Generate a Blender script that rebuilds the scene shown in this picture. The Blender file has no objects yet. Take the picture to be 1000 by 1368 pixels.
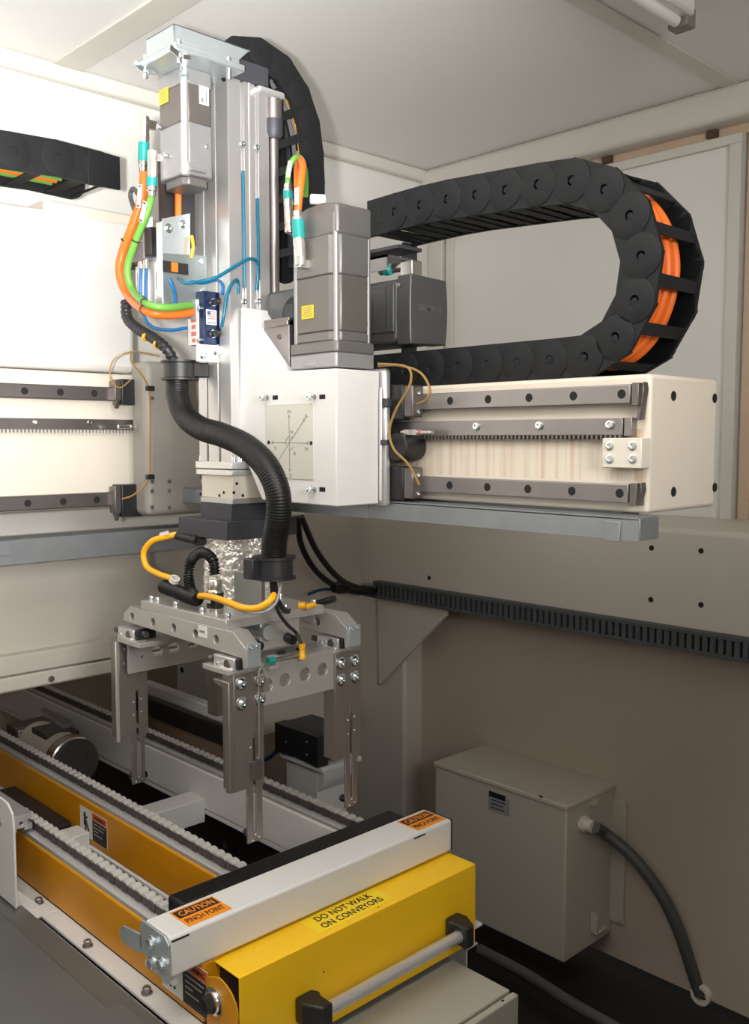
import bpy, bmesh, math, random
from mathutils import Vector, Matrix, noise
random.seed(7)
H = 1.95                                  # camera height; every coordinate below is relative to the lens height
# ------------------------------------------------------------------ camera, world, lights, exposure
F, YAW, PITCH = 1253.0, math.radians(46.1), math.radians(4.45)
scene = bpy.context.scene
COL = scene.collection
cam = bpy.data.cameras.new('camera'); camo = bpy.data.objects.new('camera', cam); COL.objects.link(camo)
cam.sensor_fit = 'VERTICAL'; cam.sensor_height = 24.0; cam.lens = F / 1368 * 24.0; cam.clip_start = .02
FW = Vector((math.cos(YAW)*math.cos(PITCH), math.sin(YAW)*math.cos(PITCH), -math.sin(PITCH)))
RT = Vector((math.sin(YAW), -math.cos(YAW), 0)); UP = RT.cross(FW)
m = Matrix((RT, UP, -FW)).transposed().to_4x4(); m.translation = (0, 0, H); camo.matrix_world = m
scene.camera = camo
w = bpy.data.worlds.new('room_light'); scene.world = w; w.use_nodes = True
w.node_tree.nodes['Background'].inputs[0].default_value = (1.0, .91, .80, 1)
w.node_tree.nodes['Background'].inputs[1].default_value = .19
def ray(u, v): return FW + RT*((u-500)/F) - UP*((v-684)/F)
def lamp(kind, name, loc, target, energy, color, **kw):
    l = bpy.data.lights.new(name, kind); l.energy = energy; l.color = color
    for k, x in kw.items(): setattr(l, k, x)
    o = bpy.data.objects.new(name, l); COL.objects.link(o); o.location = (loc[0], loc[1], loc[2]+H)
    t = Vector(target)-Vector(loc); o.rotation_euler = t.to_track_quat('-Z', 'Y').to_euler(); return o
fl = -RT*.11 + UP*.02                     # flash head of the sideways held camera, swung to the upper left
lamp('SPOT', 'camera_flash', fl, fl+ray(-640, -560), 590, (1, .99, .97), spot_size=math.radians(108), spot_blend=1.0, shadow_soft_size=.03)
lamp('AREA', 'fill_above', (.25, .55, 1.15), (1.25, 1.3, -1.1), 12, (1, .965, .92), size=.7)  # unseen fill lamp added under the ceiling to brighten the near parts
lamp('AREA', 'fill_behind', (.35, -1.25, .6), (1.3, 3.0, 1.15), 22, (1, .975, .95), size=.9, spread=math.radians(90))  # unseen fill lamp added behind the camera for back wall and -Y faces
vs = scene.view_settings; vs.view_transform = 'Standard'; vs.look = 'None'; vs.exposure = 0; vs.gamma = 1; vs.use_curve_mapping = False

# ------------------------------------------------------------------ materials
def M(name, col, rough=.5, metal=0, var=.06, vscale=6, bump=0, bscale=60, stretch=None, coat=0, spec=.5):
    mt = bpy.data.materials.new(name); mt.use_nodes = True; n = mt.node_tree.nodes; l = mt.node_tree.links
    b = n['Principled BSDF']; b.inputs['Roughness'].default_value = rough; b.inputs['Metallic'].default_value = metal
    b.inputs['Coat Weight'].default_value = coat; b.inputs['Specular IOR Level'].default_value = spec
    tc = n.new('ShaderNodeTexCoord'); mp = n.new('ShaderNodeMapping'); l.new(tc.outputs['Object'], mp.inputs[0])
    if stretch: mp.inputs['Scale'].default_value = stretch
    no = n.new('ShaderNodeTexNoise'); no.inputs['Scale'].default_value = vscale; no.inputs['Detail'].default_value = 5
    l.new(mp.outputs[0], no.inputs['Vector'])
    mx = n.new('ShaderNodeMix'); mx.data_type = 'RGBA'
    mx.inputs[6].default_value = tuple(max(0, c*(1-var)) for c in col)+(1,); mx.inputs[7].default_value = tuple(min(1, c*(1+var)) for c in col)+(1,)
    l.new(no.outputs[0], mx.inputs[0]); l.new(mx.outputs[2], b.inputs['Base Color'])
    if bump:
        n2 = n.new('ShaderNodeTexNoise'); n2.inputs['Scale'].default_value = bscale; l.new(mp.outputs[0], n2.inputs['Vector'])
        bp = n.new('ShaderNodeBump'); bp.inputs['Strength'].default_value = bump; bp.inputs['Distance'].default_value = .002
        l.new(n2.outputs[0], bp.inputs['Height']); l.new(bp.outputs[0], b.inputs['Normal'])
    return mt
white = M('white_paint', (.70, .685, .66), .38, var=.02, bump=.12, bscale=140)
wallm = M('wall_paint', (.80, .785, .745), .5, var=.03, vscale=2, bump=.1, bscale=90)
ceilm = M('ceiling_paint', (.86, .855, .83), .55, var=.02, vscale=1.5)
trimm = M('trim_paint', (.68, .66, .60), .45, var=.03)
lowm = M('lower_wall_paint', (.50, .42, .34), .5, var=.07, vscale=1.6, bump=.1, bscale=60)
framem = M('frame_paint', (.58, .54, .47), .45, var=.07, vscale=2.2, bump=.12, bscale=60)
cream = M('cream_paint', (.72, .66, .56), .4, var=.05, vscale=3, bump=.06, bscale=50)
cabm = M('cabinet_paint', (.40, .385, .32), .42, var=.03, bump=.2, bscale=300)
boxm = M('box_paint', (.50, .46, .38), .45, var=.04, bump=.2, bscale=200)
alu = M('anodised_aluminium', (.62, .61, .60), .36, .75, var=.05, vscale=20, stretch=(1, 1, .05))
alub = M('bright_aluminium', (.72, .71, .70), .30, .7, var=.05, vscale=12)
aluG = M('gripper_aluminium', (.55, .53, .50), .40, .6, var=.04, vscale=10)
steel = M('ground_steel', (.31, .285, .28), .34, .85, var=.12, vscale=14, bump=.1, bscale=200)
steelD = M('stained_rail_steel', (.20, .18, .17), .38, .8, var=.15, vscale=10)
brush = M('brushed_stainless', (.36, .33, .30), .36, .85, var=.08, vscale=30, stretch=(1, 1, .08))
zinc = M('zinc_plate', (.58, .64, .66), .36, .75, var=.14, vscale=9, bump=.1, bscale=30)
galv = M('galvanised_tray', (.34, .36, .38), .42, .75, var=.16, vscale=16, stretch=(1, 1, 1))
chrome = M('zinc_screw', (.75, .80, .82), .18, 1, var=.05)
nickel = M('nickel', (.66, .63, .58), .25, .95, var=.06)
motorm = M('motor_casting', (.20, .19, .18), .45, .6, var=.12, vscale=9, bump=.15, bscale=120)
motorl = M('motor_casting_light', (.36, .355, .36), .45, .6, var=.14, vscale=9, bump=.15, bscale=120)
motorb = M('motor_stator', (.17, .155, .14), .4, .55, var=.08, vscale=30, stretch=(.1, .1, 1))
motor2m = M('dark_casting', (.10, .10, .10), .4, .4, var=.15, bump=.25, bscale=150)
black = M('black_plastic', (.016, .016, .017), .42, var=.2, vscale=20, bump=.08, bscale=80)
chainm = M('carrier_plastic', (.0105, .011, .0125), .55, var=.3, vscale=14, bump=.1, bscale=60, spec=.3)
rubber = M('black_rubber', (.006, .006, .006), .42, var=.1, spec=.35)
dgrey = M('dark_grey_anodised', (.06, .06, .07), .5, .3, var=.08)
duct = M('grey_duct_plastic', (.075, .08, .085), .6, var=.06)
ductd = M('slot_dark', (.008, .008, .008), .8)  # near-black, paints the shade inside holes and slots
conduit = M('grey_conduit', (.075, .075, .07), .5, var=.1)
yel = M('yellow_enamel', (.95, .56, .014), .38, var=.04, vscale=5, coat=.1, spec=.3)
amber = M('amber_enamel', (.62, .26, .006), .42, var=.08, vscale=4, coat=.08, spec=.25)
yelc = M('yellow_cable', (.88, .42, .01), .4, var=.04)
orangec = M('orange_cable', (.80, .155, .015), .42, var=.04)
greenc = M('green_cable', (.13, .34, .05), .42, var=.04)
blueT = M('blue_tube', (.005, .13, .22), .25, var=.05)
blueT2 = M('bright_blue_tube', (.01, .13, .36), .25, var=.05)
teal = M('teal_band', (.01, .27, .25), .4, var=.03)
amberT = M('amber_lube_tube', (.35, .20, .05), .3, var=.1)
navy = M('navy_anodised', (.007, .018, .065), .3, .3, var=.08)
paper = M('label_white', (.72, .71, .66), .5, var=.02)
ylab = M('label_yellow', (.62, .47, .015), .45, var=.02)
olab = M('label_orange', (.85, .27, .01), .45, var=.02)
yflat = M('label_golden', (.92, .64, .015), .5, var=.02)
ink = M('ink_black', (.012, .012, .012), .6, var=0)
inkg = M('ink_grey', (.22, .21, .20), .6, var=0)
inkr = M('ink_red', (.62, .16, .16), .6, var=0)
inkb = M('ink_blue', (.05, .10, .35), .6, var=0)
redo = M('ink_orange_red', (.65, .12, .02), .6, var=0)
foil = M('crinkled_foil', (.92, .89, .84), .30, .75, var=.03)
floorm = M('dark_floor', (.012, .010, .009), .7, var=.3, vscale=3)
deckm = M('grey_steel_deck', (.15, .147, .137), .38, .35, var=.16, vscale=5, bump=.1, bscale=20)
chainw = M('plastic_chain', (.50, .48, .44), .5, var=.1)
chaind = M('chain_steel_dark', (.12, .105, .10), .45, .5, var=.2)
panelb = M('dusty_panel', (.25, .165, .11), .6, var=.15, vscale=3)
clear = M('amber_clear', (.45, .42, .15), .2, var=.05)
stripm = M('light_strip', (.50, .48, .46), .35, .3, var=.05)
tanl = M('lit_gap_tan', (.62, .47, .33), .6, var=.08)  # tan paints the light in the gaps round the wall panel
lampw = M('lamp_housing', (.72, .70, .66), .35, var=.02)
# cantilever web with rust runs under the rack
def stain_mat():
    mt = M('cream_stained_paint', (.74, .66, .55), .42, var=.04, vscale=3); n = mt.node_tree.nodes; l = mt.node_tree.links; b = n['Principled BSDF']
    src = b.inputs['Base Color'].links[0].from_socket
    tc = n.new('ShaderNodeTexCoord'); mp = n.new('ShaderNodeMapping'); mp.inputs['Scale'].default_value = (1, 60, 1.2); l.new(tc.outputs['Object'], mp.inputs[0])
    no = n.new('ShaderNodeTexNoise'); no.inputs['Scale'].default_value = 1; no.inputs['Detail'].default_value = 3; l.new(mp.outputs[0], no.inputs[0])
    cr = n.new('ShaderNodeValToRGB'); cr.color_ramp.elements[0].position = .48; cr.color_ramp.elements[1].position = .72; l.new(no.outputs[0], cr.inputs[0])
    mu = n.new('ShaderNodeMath'); mu.operation = 'MULTIPLY'; l.new(cr.outputs[0], mu.inputs[0])
    sx = n.new('ShaderNodeSeparateXYZ'); l.new(tc.outputs['Object'], sx.inputs[0]); cm = n.new('ShaderNodeMath'); cm.operation = 'COMPARE'; cm.inputs[1].default_value = -.022; cm.inputs[2].default_value = .050; l.new(sx.outputs[2], cm.inputs[0])
    m3 = n.new('ShaderNodeMath'); m3.operation = 'MULTIPLY'; m3.inputs[1].default_value = .65; l.new(cm.outputs[0], m3.inputs[0]); l.new(m3.outputs[0], mu.inputs[1])
    mx = n.new('ShaderNodeMix'); mx.data_type = 'RGBA'; mx.inputs[7].default_value = (.48, .25, .10, 1)
    l.new(mu.outputs[0], mx.inputs[0]); l.new(src, mx.inputs[6]); l.new(mx.outputs[2], b.inputs['Base Color']); return mt
stain = stain_mat()

# ------------------------------------------------------------------ helpers
def PX(u, v, X): r = ray(u, v); return r*(X/r.x)
def PY(u, v, Y): r = ray(u, v); return r*(Y/r.y)
def PZ(u, v, Z): r = ray(u, v); return r*(Z/r.z)
def PD(u, v, d): return ray(u, v)*d           # d metres along the view axis
ORG = {}
def props(o, label=None, cat=None, group=None, kind=None):
    if label: o['label'] = label
    if cat: o['category'] = cat
    if group: o['group'] = group
    if kind: o['kind'] = kind
    return o
def link(name, data, org, parent):
    o = bpy.data.objects.new(name, data); COL.objects.link(o); org = Vector(org)
    if parent: o.parent = parent; o.location = org-ORG[parent.name]
    else: o.location = org+Vector((0, 0, H))
    ORG[o.name] = org; return o
def thing(name, label, cat, loc, group=None):
    o = link(name, None, loc, None); o.empty_display_size = .05; return props(o, label, cat, group)
def basis(d):
    d = Vector(d).normalized(); a = Vector((0, 0, 1)) if abs(d.z) < .9 else Vector((1, 0, 0))
    x = d.cross(a).normalized(); return x, d.cross(x)
class MB:
    def __init__(s): s.bm = bmesh.new()
    def box(s, x0, x1, y0, y1, z0, z1):
        v = [s.bm.verts.new((x, y, z)) for x in (x0, x1) for y in (y0, y1) for z in (z0, z1)]
        for f in ((0, 1, 3, 2), (4, 6, 7, 5), (0, 4, 5, 1), (2, 3, 7, 6), (0, 2, 6, 4), (1, 5, 7, 3)): s.bm.faces.new([v[i] for i in f])
        return s
    def obox(s, c, ax, ay, az, dx, dy, dz):   # oriented box: centre, axes, half sizes
        ax, ay, az = [Vector(a).normalized() for a in (ax, ay, az)]; c = Vector(c)
        v = [s.bm.verts.new(c+ax*i*dx+ay*j*dy+az*k*dz) for i in (-1, 1) for j in (-1, 1) for k in (-1, 1)]
        for f in ((0, 1, 3, 2), (4, 6, 7, 5), (0, 4, 5, 1), (2, 3, 7, 6), (0, 2, 6, 4), (1, 5, 7, 3)): s.bm.faces.new([v[i] for i in f])
        return s
    def lathe(s, p, d, prof, n=20):           # prof: (radius, height along d)
        p = Vector(p); d = Vector(d).normalized(); x, y = basis(d); rings = []
        for r, h in prof:
            if r <= 1e-6: rings.append([s.bm.verts.new(p+d*h)])
            else: rings.append([s.bm.verts.new(p+d*h+(x*math.cos(2*math.pi*i/n)+y*math.sin(2*math.pi*i/n))*r) for i in range(n)])
        for a, b in zip(rings, rings[1:]):
            for i in range(n):
                j = (i+1) % n
                if len(a) == 1 and len(b) == 1: continue
                if len(a) == 1: s.bm.faces.new((a[0], b[i], b[j]))
                elif len(b) == 1: s.bm.faces.new((a[i], a[j], b[0]))
                else: s.bm.faces.new((a[i], a[j], b[j], b[i]))
        return s
    def cyl(s, p0, p1, r, n=20, r1=None):
        p0 = Vector(p0); p1 = Vector(p1); L = (p1-p0).length
        return s.lathe(p0, p1-p0, [(0, 0), (r, 0), (r if r1 is None else r1, L), (0, L)], n)
    def ring(s, p0, p1, ro, ri, n=28):
        p0 = Vector(p0); p1 = Vector(p1); L = (p1-p0).length
        return s.lathe(p0, p1-p0, [(ri, 0), (ro, 0), (ro, L), (ri, L), (ri, 0)], n)
    def prism(s, pts, axis, lo, hi, holes=()):
        def V(a, b, c): return {'X': (c, a, b), 'Y': (a, c, b), 'Z': (a, b, c)}[axis]
        loops = [pts]+[[(a+r*math.cos(2*math.pi*i/20), b+r*math.sin(2*math.pi*i/20)) for i in range(20)] for a, b, r in holes]
        if not holes:
            A = [s.bm.verts.new(V(a, b, lo)) for a, b in pts]; B = [s.bm.verts.new(V(a, b, hi)) for a, b in pts]; n = len(pts)
            s.bm.faces.new(A); s.bm.faces.new(B[::-1])
            for i in range(n): s.bm.faces.new((A[i], A[(i+1) % n], B[(i+1) % n], B[i]))
            return s
        edges = []
        for L in loops:
            vs_ = [s.bm.verts.new(V(a, b, lo)) for a, b in L]
            edges += [s.bm.edges.new((vs_[i], vs_[(i+1) % len(vs_)])) for i in range(len(vs_))]
        g = bmesh.ops.triangle_fill(s.bm, edges=edges, use_beauty=True, use_dissolve=False)['geom']
        fs = [f for f in g if isinstance(f, bmesh.types.BMFace)]
        e = bmesh.ops.extrude_face_region(s.bm, geom=fs, use_keep_orig=True)['geom']
        off = Vector(V(0, 0, hi-lo))
        for q in e:
            if isinstance(q, bmesh.types.BMVert): q.co += off
        return s
    def tube(s, path, r, n=12, rib=0, pitch=.006, step=None, closed_ends=True):
        P = [Vector(p) for p in path]; pts = []
        if len(P) > 2:                        # Catmull-Rom
            Q = [P[0]*2-P[1]]+P+[P[-1]*2-P[-2]]
            for i in range(1, len(Q)-2):
                for k in range(24):
                    t = k/24; a, b, c, d = Q[i-1:i+3]
                    pts.append(.5*((2*b)+(c-a)*t+(2*a-5*b+4*c-d)*t*t+(3*b-a-3*c+d)*t**3))
            pts.append(P[-1])
        else: pts = P
        st = step or (pitch/4 if rib else max(.006, r*.9)); L = [0]
        for a, b in zip(pts, pts[1:]): L.append(L[-1]+(b-a).length)
        N = max(2, int(L[-1]/st)) if len(P) > 2 or rib else 1; out = []; j = 0
        for k in range(N+1):
            t = L[-1]*k/N
            while j < len(L)-2 and L[j+1] < t: j += 1
            f = (t-L[j])/max(1e-9, L[j+1]-L[j]); out.append(pts[j].lerp(pts[j+1], min(1, f)))
        prev = None; rings = []
        for k, p in enumerate(out):
            d = (out[min(k+1, N)]-out[max(k-1, 0)]).normalized()
            if prev is None: x, _ = basis(d)
            else: x = (prev-d*prev.dot(d)).normalized()
            prev = x; y = d.cross(x); rr = r
            if rib: rr = r+(rib if (k % 4) < 2 else -rib)
            rings.append([s.bm.verts.new(p+(x*math.cos(2*math.pi*i/n)+y*math.sin(2*math.pi*i/n))*rr) for i in range(n)])
        for a, b in zip(rings, rings[1:]):
            for i in range(n): s.bm.faces.new((a[i], a[(i+1) % n], b[(i+1) % n], b[i]))
        s.bm.faces.new(rings[0]); s.bm.faces.new(rings[-1][::-1]); return s
    def mesh(s, name, mat, org, smooth=True, ang=35):
        bmesh.ops.recalc_face_normals(s.bm, faces=s.bm.faces)
        bmesh.ops.translate(s.bm, verts=s.bm.verts, vec=-Vector(org))
        me = bpy.data.meshes.new(name); s.bm.to_mesh(me); s.bm.free(); me.materials.append(mat)
        if smooth:
            me.polygons.foreach_set('use_smooth', [True]*len(me.polygons)); me.set_sharp_from_angle(angle=math.radians(ang))
        return me
    def build(s, name, mat, parent=None, bevel=0, label=None, cat=None, group=None, kind=None, seg=2):
        s.bm.verts.ensure_lookup_table(); xs = [v.co for v in s.bm.verts]
        lo = Vector([min(c[i] for c in xs) for i in range(3)]); hi = Vector([max(c[i] for c in xs) for i in range(3)])
        org = (lo+hi)/2
        if not parent: org.z = lo.z
        o = link(name, s.mesh(name, mat, org), org, parent)
        if bevel:
            b = o.modifiers.new('bevel', 'BEVEL'); b.width = bevel; b.segments = seg; b.limit_method = 'ANGLE'; b.angle_limit = math.radians(40)
        return props(o, label, cat, group, kind)
CACHE = {}
def stamp(key, fn, name, mat, parent, loc, label=None):     # alike small parts share one mesh
    k = (key, mat.name)
    if k not in CACHE: b = MB(); fn(b); CACHE[k] = b.mesh(name, mat, (0, 0, 0))
    o = link(name, CACHE[k], loc, parent)
    if label: o['label'] = label
    return o
def screw(parent, loc, d, r=.006, h=.006, mat=None, name='screw', washer=False):     # socket head
    d = tuple(d)
    def fn(b):
        if washer: b.lathe((0, 0, 0), d, [(0, 0), (r*1.5, 0), (r*1.5, h*.25), (0, h*.25)], 20)
        b.lathe((0, 0, 0), d, [(0, 0), (r, 0), (r, h*.9), (r*.9, h), (r*.55, h), (r*.5, h*.45), (0, h*.45)], 18)
    return stamp(('screw', d, r, h, washer), fn, name, mat or chrome, parent, loc)
def hexbolt(parent, loc, d, r=.009, h=.008, mat=None):
    d = tuple(d)
    def fn(b):
        b.lathe((0, 0, 0), d, [(0, 0), (r*1.35, 0), (r*1.35, h*.25), (0, h*.25)], 20)
        b.lathe((0, 0, 0), d, [(0, h*.2), (r, h*.2), (r, h), (r*.8, h*1.1), (0, h*1.1)], 6)
    return stamp(('hex', d, r, h), fn, 'hex_bolt', mat or steel, parent, loc)
def hole(parent, loc, d, r, name='bolt_hole', mat=None):    # flat dark disc with a raised rim; the hole's shade is its colour
    d = tuple(d)
    return stamp(('hole', d, r), lambda b: b.lathe((0, 0, 0), d, [(0, .0003), (r, .0003), (r*1.08, .0008), (r*1.16, 0)], 20), name, mat or ductd, parent, loc)
nX, nY, Zp = (-1, 0, 0), (0, -1, 0), (0, 0, 1)
def text(s, c, right, up, h, mat, parent, name='lettering', sx=1.0, depth=.0003, width=None):
    cu = bpy.data.curves.new('t', 'FONT'); cu.body = s; cu.align_x = 'CENTER'; cu.align_y = 'CENTER'; cu.size = 1.0; cu.extrude = .01; cu.offset = .014; cu.resolution_u = 2
    to = bpy.data.objects.new('t', cu); COL.objects.link(to); bpy.context.view_layer.update()
    me = bpy.data.meshes.new_from_object(to.evaluated_get(bpy.context.evaluated_depsgraph_get()))
    bpy.data.objects.remove(to); bpy.data.curves.remove(cu)
    xs = [v.co.x for v in me.vertices]; ys = [v.co.y for v in me.vertices]
    R = Vector(right).normalized(); U = Vector(up).normalized(); N = R.cross(U)
    hh = max(ys)-min(ys); k = h/hh; kx = k*sx
    if width: kx = width/(max(xs)-min(xs))
    mx, my = (max(xs)+min(xs))/2, (max(ys)+min(ys))/2
    for v in me.vertices: v.co = R*((v.co.x-mx)*kx)+U*((v.co.y-my)*k)+N*(v.co.z/.01*depth)
    me.materials.clear(); me.materials.append(mat); me.name = name
    return link(name, me, c, parent)
def quadlabel(parent, name, c, right, up, w_, h_, mat, t=.0006, label=None):
    R = Vector(right).normalized(); U = Vector(up).normalized()
    o = MB().obox(c, R, U, R.cross(U), w_/2, h_/2, t).build(name, mat, parent)
    if label: o['label'] = label
    return o

# ------------------------------------------------------------------ the enclosure
ST = 'structure'
ZC = 1.22                                  # ceiling
MB().box(-1.5, 3.6, -1.5, 4.4, -2.05, -1.95).build('floor', floorm, kind=ST)
ce = MB().box(-1.5, 3.42, -1.5, 3.14, ZC, ZC+.06).build('ceiling', ceilm, kind=ST)
# back wall (plane Y = 3.02)
wb = MB().box(-1.5, 3.42, 3.02, 3.10, -.45, ZC).build('wall_back', wallm, kind=ST)
MB().box(-1.5, 3.42, 4.20, 4.27, -1.95, -.25).build('wall_back_lower', lowm, kind=ST)
MB().box(-1.5, 3.30, 2.985, 3.02, ZC-.055, ZC).build('trim_1', trimm, kind=ST, bevel=.008)
MB().box(-1.56, -1.5, .2, 3.02, -1.95, ZC).build('wall_left', wallm, kind=ST)
# right wall upper (X = 3.30)
wr = MB().box(3.31, 3.40, -.8, 3.02, -.45, ZC).build('wall_right', wallm, kind=ST)
MB().box(3.19, 3.31, -.8, 3.02, ZC-.115, ZC).build('trim_2', trimm, kind=ST, bevel=.02, seg=3)
# light gap under the roof tube, and the lift-off panel below it
a = PX(780, 216, 3.27); b_ = PX(1000, 172, 3.27)
MB().box(3.285, 3.31, -.8, a.y, ZC-.150, ZC-.115).build('trim_3', tanl, kind=ST)
z1 = PX(1000, 186, 3.27).z
for u in (812, 952):
    p = PX(u, 214 if u == 812 else 180, 3.28); MB().box(3.268, 3.29, p.y-.02, p.y+.02, p.z-.012, p.z+.014).build('trim_4', M('clip%d' % u, (.10, .05, .03), .5), kind=ST)
MB().box(3.275, 3.31, PX(990, 300, 3.275).y, 2.96, -.45, ZC-.150).build('wall_right_panel', wallm, kind=ST)
fr = trimm
yr = PX(988, 300, 3.26).y; yl = PX(590, 400, 3.26).y
MB().box(3.255, 3.276, yr, 2.915, ZC-.185, ZC-.152).box(3.255, 3.276, yr, yr+.045, -.45, ZC-.185).box(3.255, 3.276, 2.875, 2.915, -.45, ZC-.185).build('trim_5', fr, kind=ST, bevel=.003)
MB().box(3.285, 3.30, yr-.05, yr-.01, -.45, ZC-.15).build('trim_6', tanl, kind=ST)
# vertical corner post
MB().box(3.245, 3.31, 2.93, 3.02, -.45, ZC-.115).build('trim_7', trimm, kind=ST, bevel=.006)
# ceiling cover strips
q0 = PZ(985, 118, ZC); MB().box(-1.4, q0.x, q0.y-.03, q0.y+.03, ZC-.006, ZC).build('trim_8', trimm, kind=ST, bevel=.002)
q1 = PZ(170, 38, ZC); MB().box(q1.x-.05, q1.x+.05, -1.2, 2.98, ZC-.008, ZC).build('trim_9', trimm, kind=ST, bevel=.002)
# machine frame tubes: right (along Y) and left (along X)
zt = PX(1000, 713, 2.80).z; zb = PX(1000, 868, 2.80).z
fb = MB().box(2.80, 3.31, -.8, 3.02, zb, zt).build('wall_right_frame_beam', framem, kind=ST, bevel=.018, seg=3)
for u, v in ((870, 732), (936, 736), (869, 801), (936, 808), (573, 772)):
    p = PX(u, v, 2.80); hole(fb, (2.7995, p.y, p.z), nX, .008)
MB().box(2.90, 2.96, -.8, 4.2, PX(1000, 1360, 2.90).z, zb).build('wall_right_lower', lowm, kind=ST)
po = MB().box(2.795, 2.96, PX(540, 900, 2.795).y, 3.32, -1.95, zb).build('wall_right_post', framem, kind=ST, bevel=.012)
g0, g1, g2 = PX(505, 802, 2.785), PX(507, 916, 2.785), PX(597, 822, 2.785)
MB().prism([(g0.y, g0.z+.02), (g1.y, g1.z), (g2.y, g2.z), (g2.y, g2.z+.04)], 'X', 2.779, 2.795).build('frame_gusset', framem, kind=ST, bevel=.002)
zl0 = PY(0, 893, 2.60).z; zl1 = PY(0, 929, 2.60).z
lf = MB().box(-1.3, 2.10, 2.64, 3.02, zl0, -.31).build('wall_back_frame_beam', framem, kind=ST, bevel=.03, seg=4)
MB().box(2.0, 2.81, 3.0, 3.02, -1.2, -.31).build('wall_back_panel', framem, kind=ST)
lp = MB().box(-1.3, 2.0, 2.60, 2.66, zl0-.028, zl0+.03).build('trim_10', framem, kind=ST, bevel=.006)
l2 = MB().box(-1.3, 2.0, 2.605, 2.65, zl1, zl0-.03).build('trim_11', framem, kind=ST, bevel=.008)
p = PY(69, 907, 2.60); screw(l2, (p.x, 2.604, p.z), nY, .009, .004, steel)
# brace under the left beam, behind the head

# fluorescent lamp on the ceiling, top right
pl = PZ(925, 28, ZC-.05); L = thing('ceiling_lamp', 'slim white lamp fitting on the ceiling at the upper right corner', 'lamp', (pl.x-.4, pl.y+.02, ZC))
MB().box(pl.x-1.6, pl.x-.02, pl.y-.02, pl.y+.06, ZC-.05, ZC).build('housing', lampw, L, bevel=.012)
MB().cyl((pl.x-1.58, pl.y+.02, ZC-.062), (pl.x-.06, pl.y+.02, ZC-.062), .016).build('tube', lampw, L)
MB().box(pl.x-.05, pl.x, pl.y-.01, pl.y+.05, ZC-.075, ZC-.02).build('end_cap', M('lampcap', (.2, .18, .15), .5), L, bevel=.004)

# ------------------------------------------------------------------ left gantry beam (along X)
YB = 2.52
G = thing('gantry_beam', 'long white cross beam with two bolted guide rails and a rack, behind the head at left', 'beam', (.3, 2.65, -.20))
MB().box(-1.0, 2.0, YB, 2.80, -.20, .19).build('beam_body', cream, G, bevel=.012)
for (u0, v0, v1, nm) in ((0, 511, 531, 'u'), (0, 664, 684, 'l')):
    a = PY(0, v0, YB-.03); b = PY(0, v1, YB-.03)
    r_ = MB().box(-1.0, 1.46, YB-.03, YB, b.z, a.z).build('guide_rail', steelD, G, bevel=.003)
    cz = (a.z+b.z)/2; x0 = PY(35, 600, YB-.03).x; dx = PY(82.6, 600, YB-.03).x-x0
    for k in range(-3, 4):
        if x0+k*dx < 1.44: hole(r_, (x0+k*dx, YB-.0305, cz), nY, .0085)
a = PY(0, 558, YB-.02); b = PY(0, 573, YB-.02)
rk = MB().box(-1.0, 1.46, YB-.02, YB, b.z, a.z).build('rack', steelD, G)
for k, u in enumerate((47, 120)): p = PY(u, 564, YB-.02); screw(rk, (p.x, YB-.02, p.z), nY, .007, .003)
mb = MB(); x = .6
while x < 1.46: mb.box(x, x+.006, YB-.016, YB, b.z-.010, b.z+.001); x += .0105
mb.build('rack_teeth', chainw, G, kind='stuff')
MB().box(-1.0, 1.46, YB-.012, YB, b.z-.012, b.z-.0105).build('rack_strip', cream, G)
# back cover standing above the beam (bright, curved top)
# machine housing behind: box with rounded top at left
p0 = PY(0, 268, 2.60); p1 = PY(170, 292, 2.60)
MB().prism([(-1.0, .20), (-1.0, p0.z), (p1.x-.35, p0.z), (p1.x+.02, p1.z-.0), (p1.x+.02, .20)], 'Y', 2.60, 2.78).build('beam_cover', white, G, bevel=.02, seg=3)
br = PY(160, 260, 2.62)
MB().box(br.x-.25, br.x+.14, 2.60, 2.80, p1.z-.02, p1.z+.012).build('carrier_bracket', cream, G, bevel=.004)

# galvanised trays
T = thing('cable_tray', 'galvanised tray running along under the left gantry beam', 'tray', (.5, 2.45, -.31))
za, zb2 = PY(0, 725, 2.42).z, PY(0, 756, 2.42).z
MB().box(-1.0, 1.75, 2.42, 2.424, zb2, za).build('front_face', galv, T); MB().box(-1.0, 1.75, 2.424, 2.60, zb2, zb2+.004).build('tray_bottom', galv, T)
MB().box(-1.0, 1.75, 2.36+.06, 2.52, za, za+.004).build('top_lip', galv, T)
p = PY(14, 730, 2.42); MB().box(-1.0, p.x, 2.4165, 2.42, za-.035, za+.0045).build('joint_sleeve', galv, T, bevel=.001)

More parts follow.
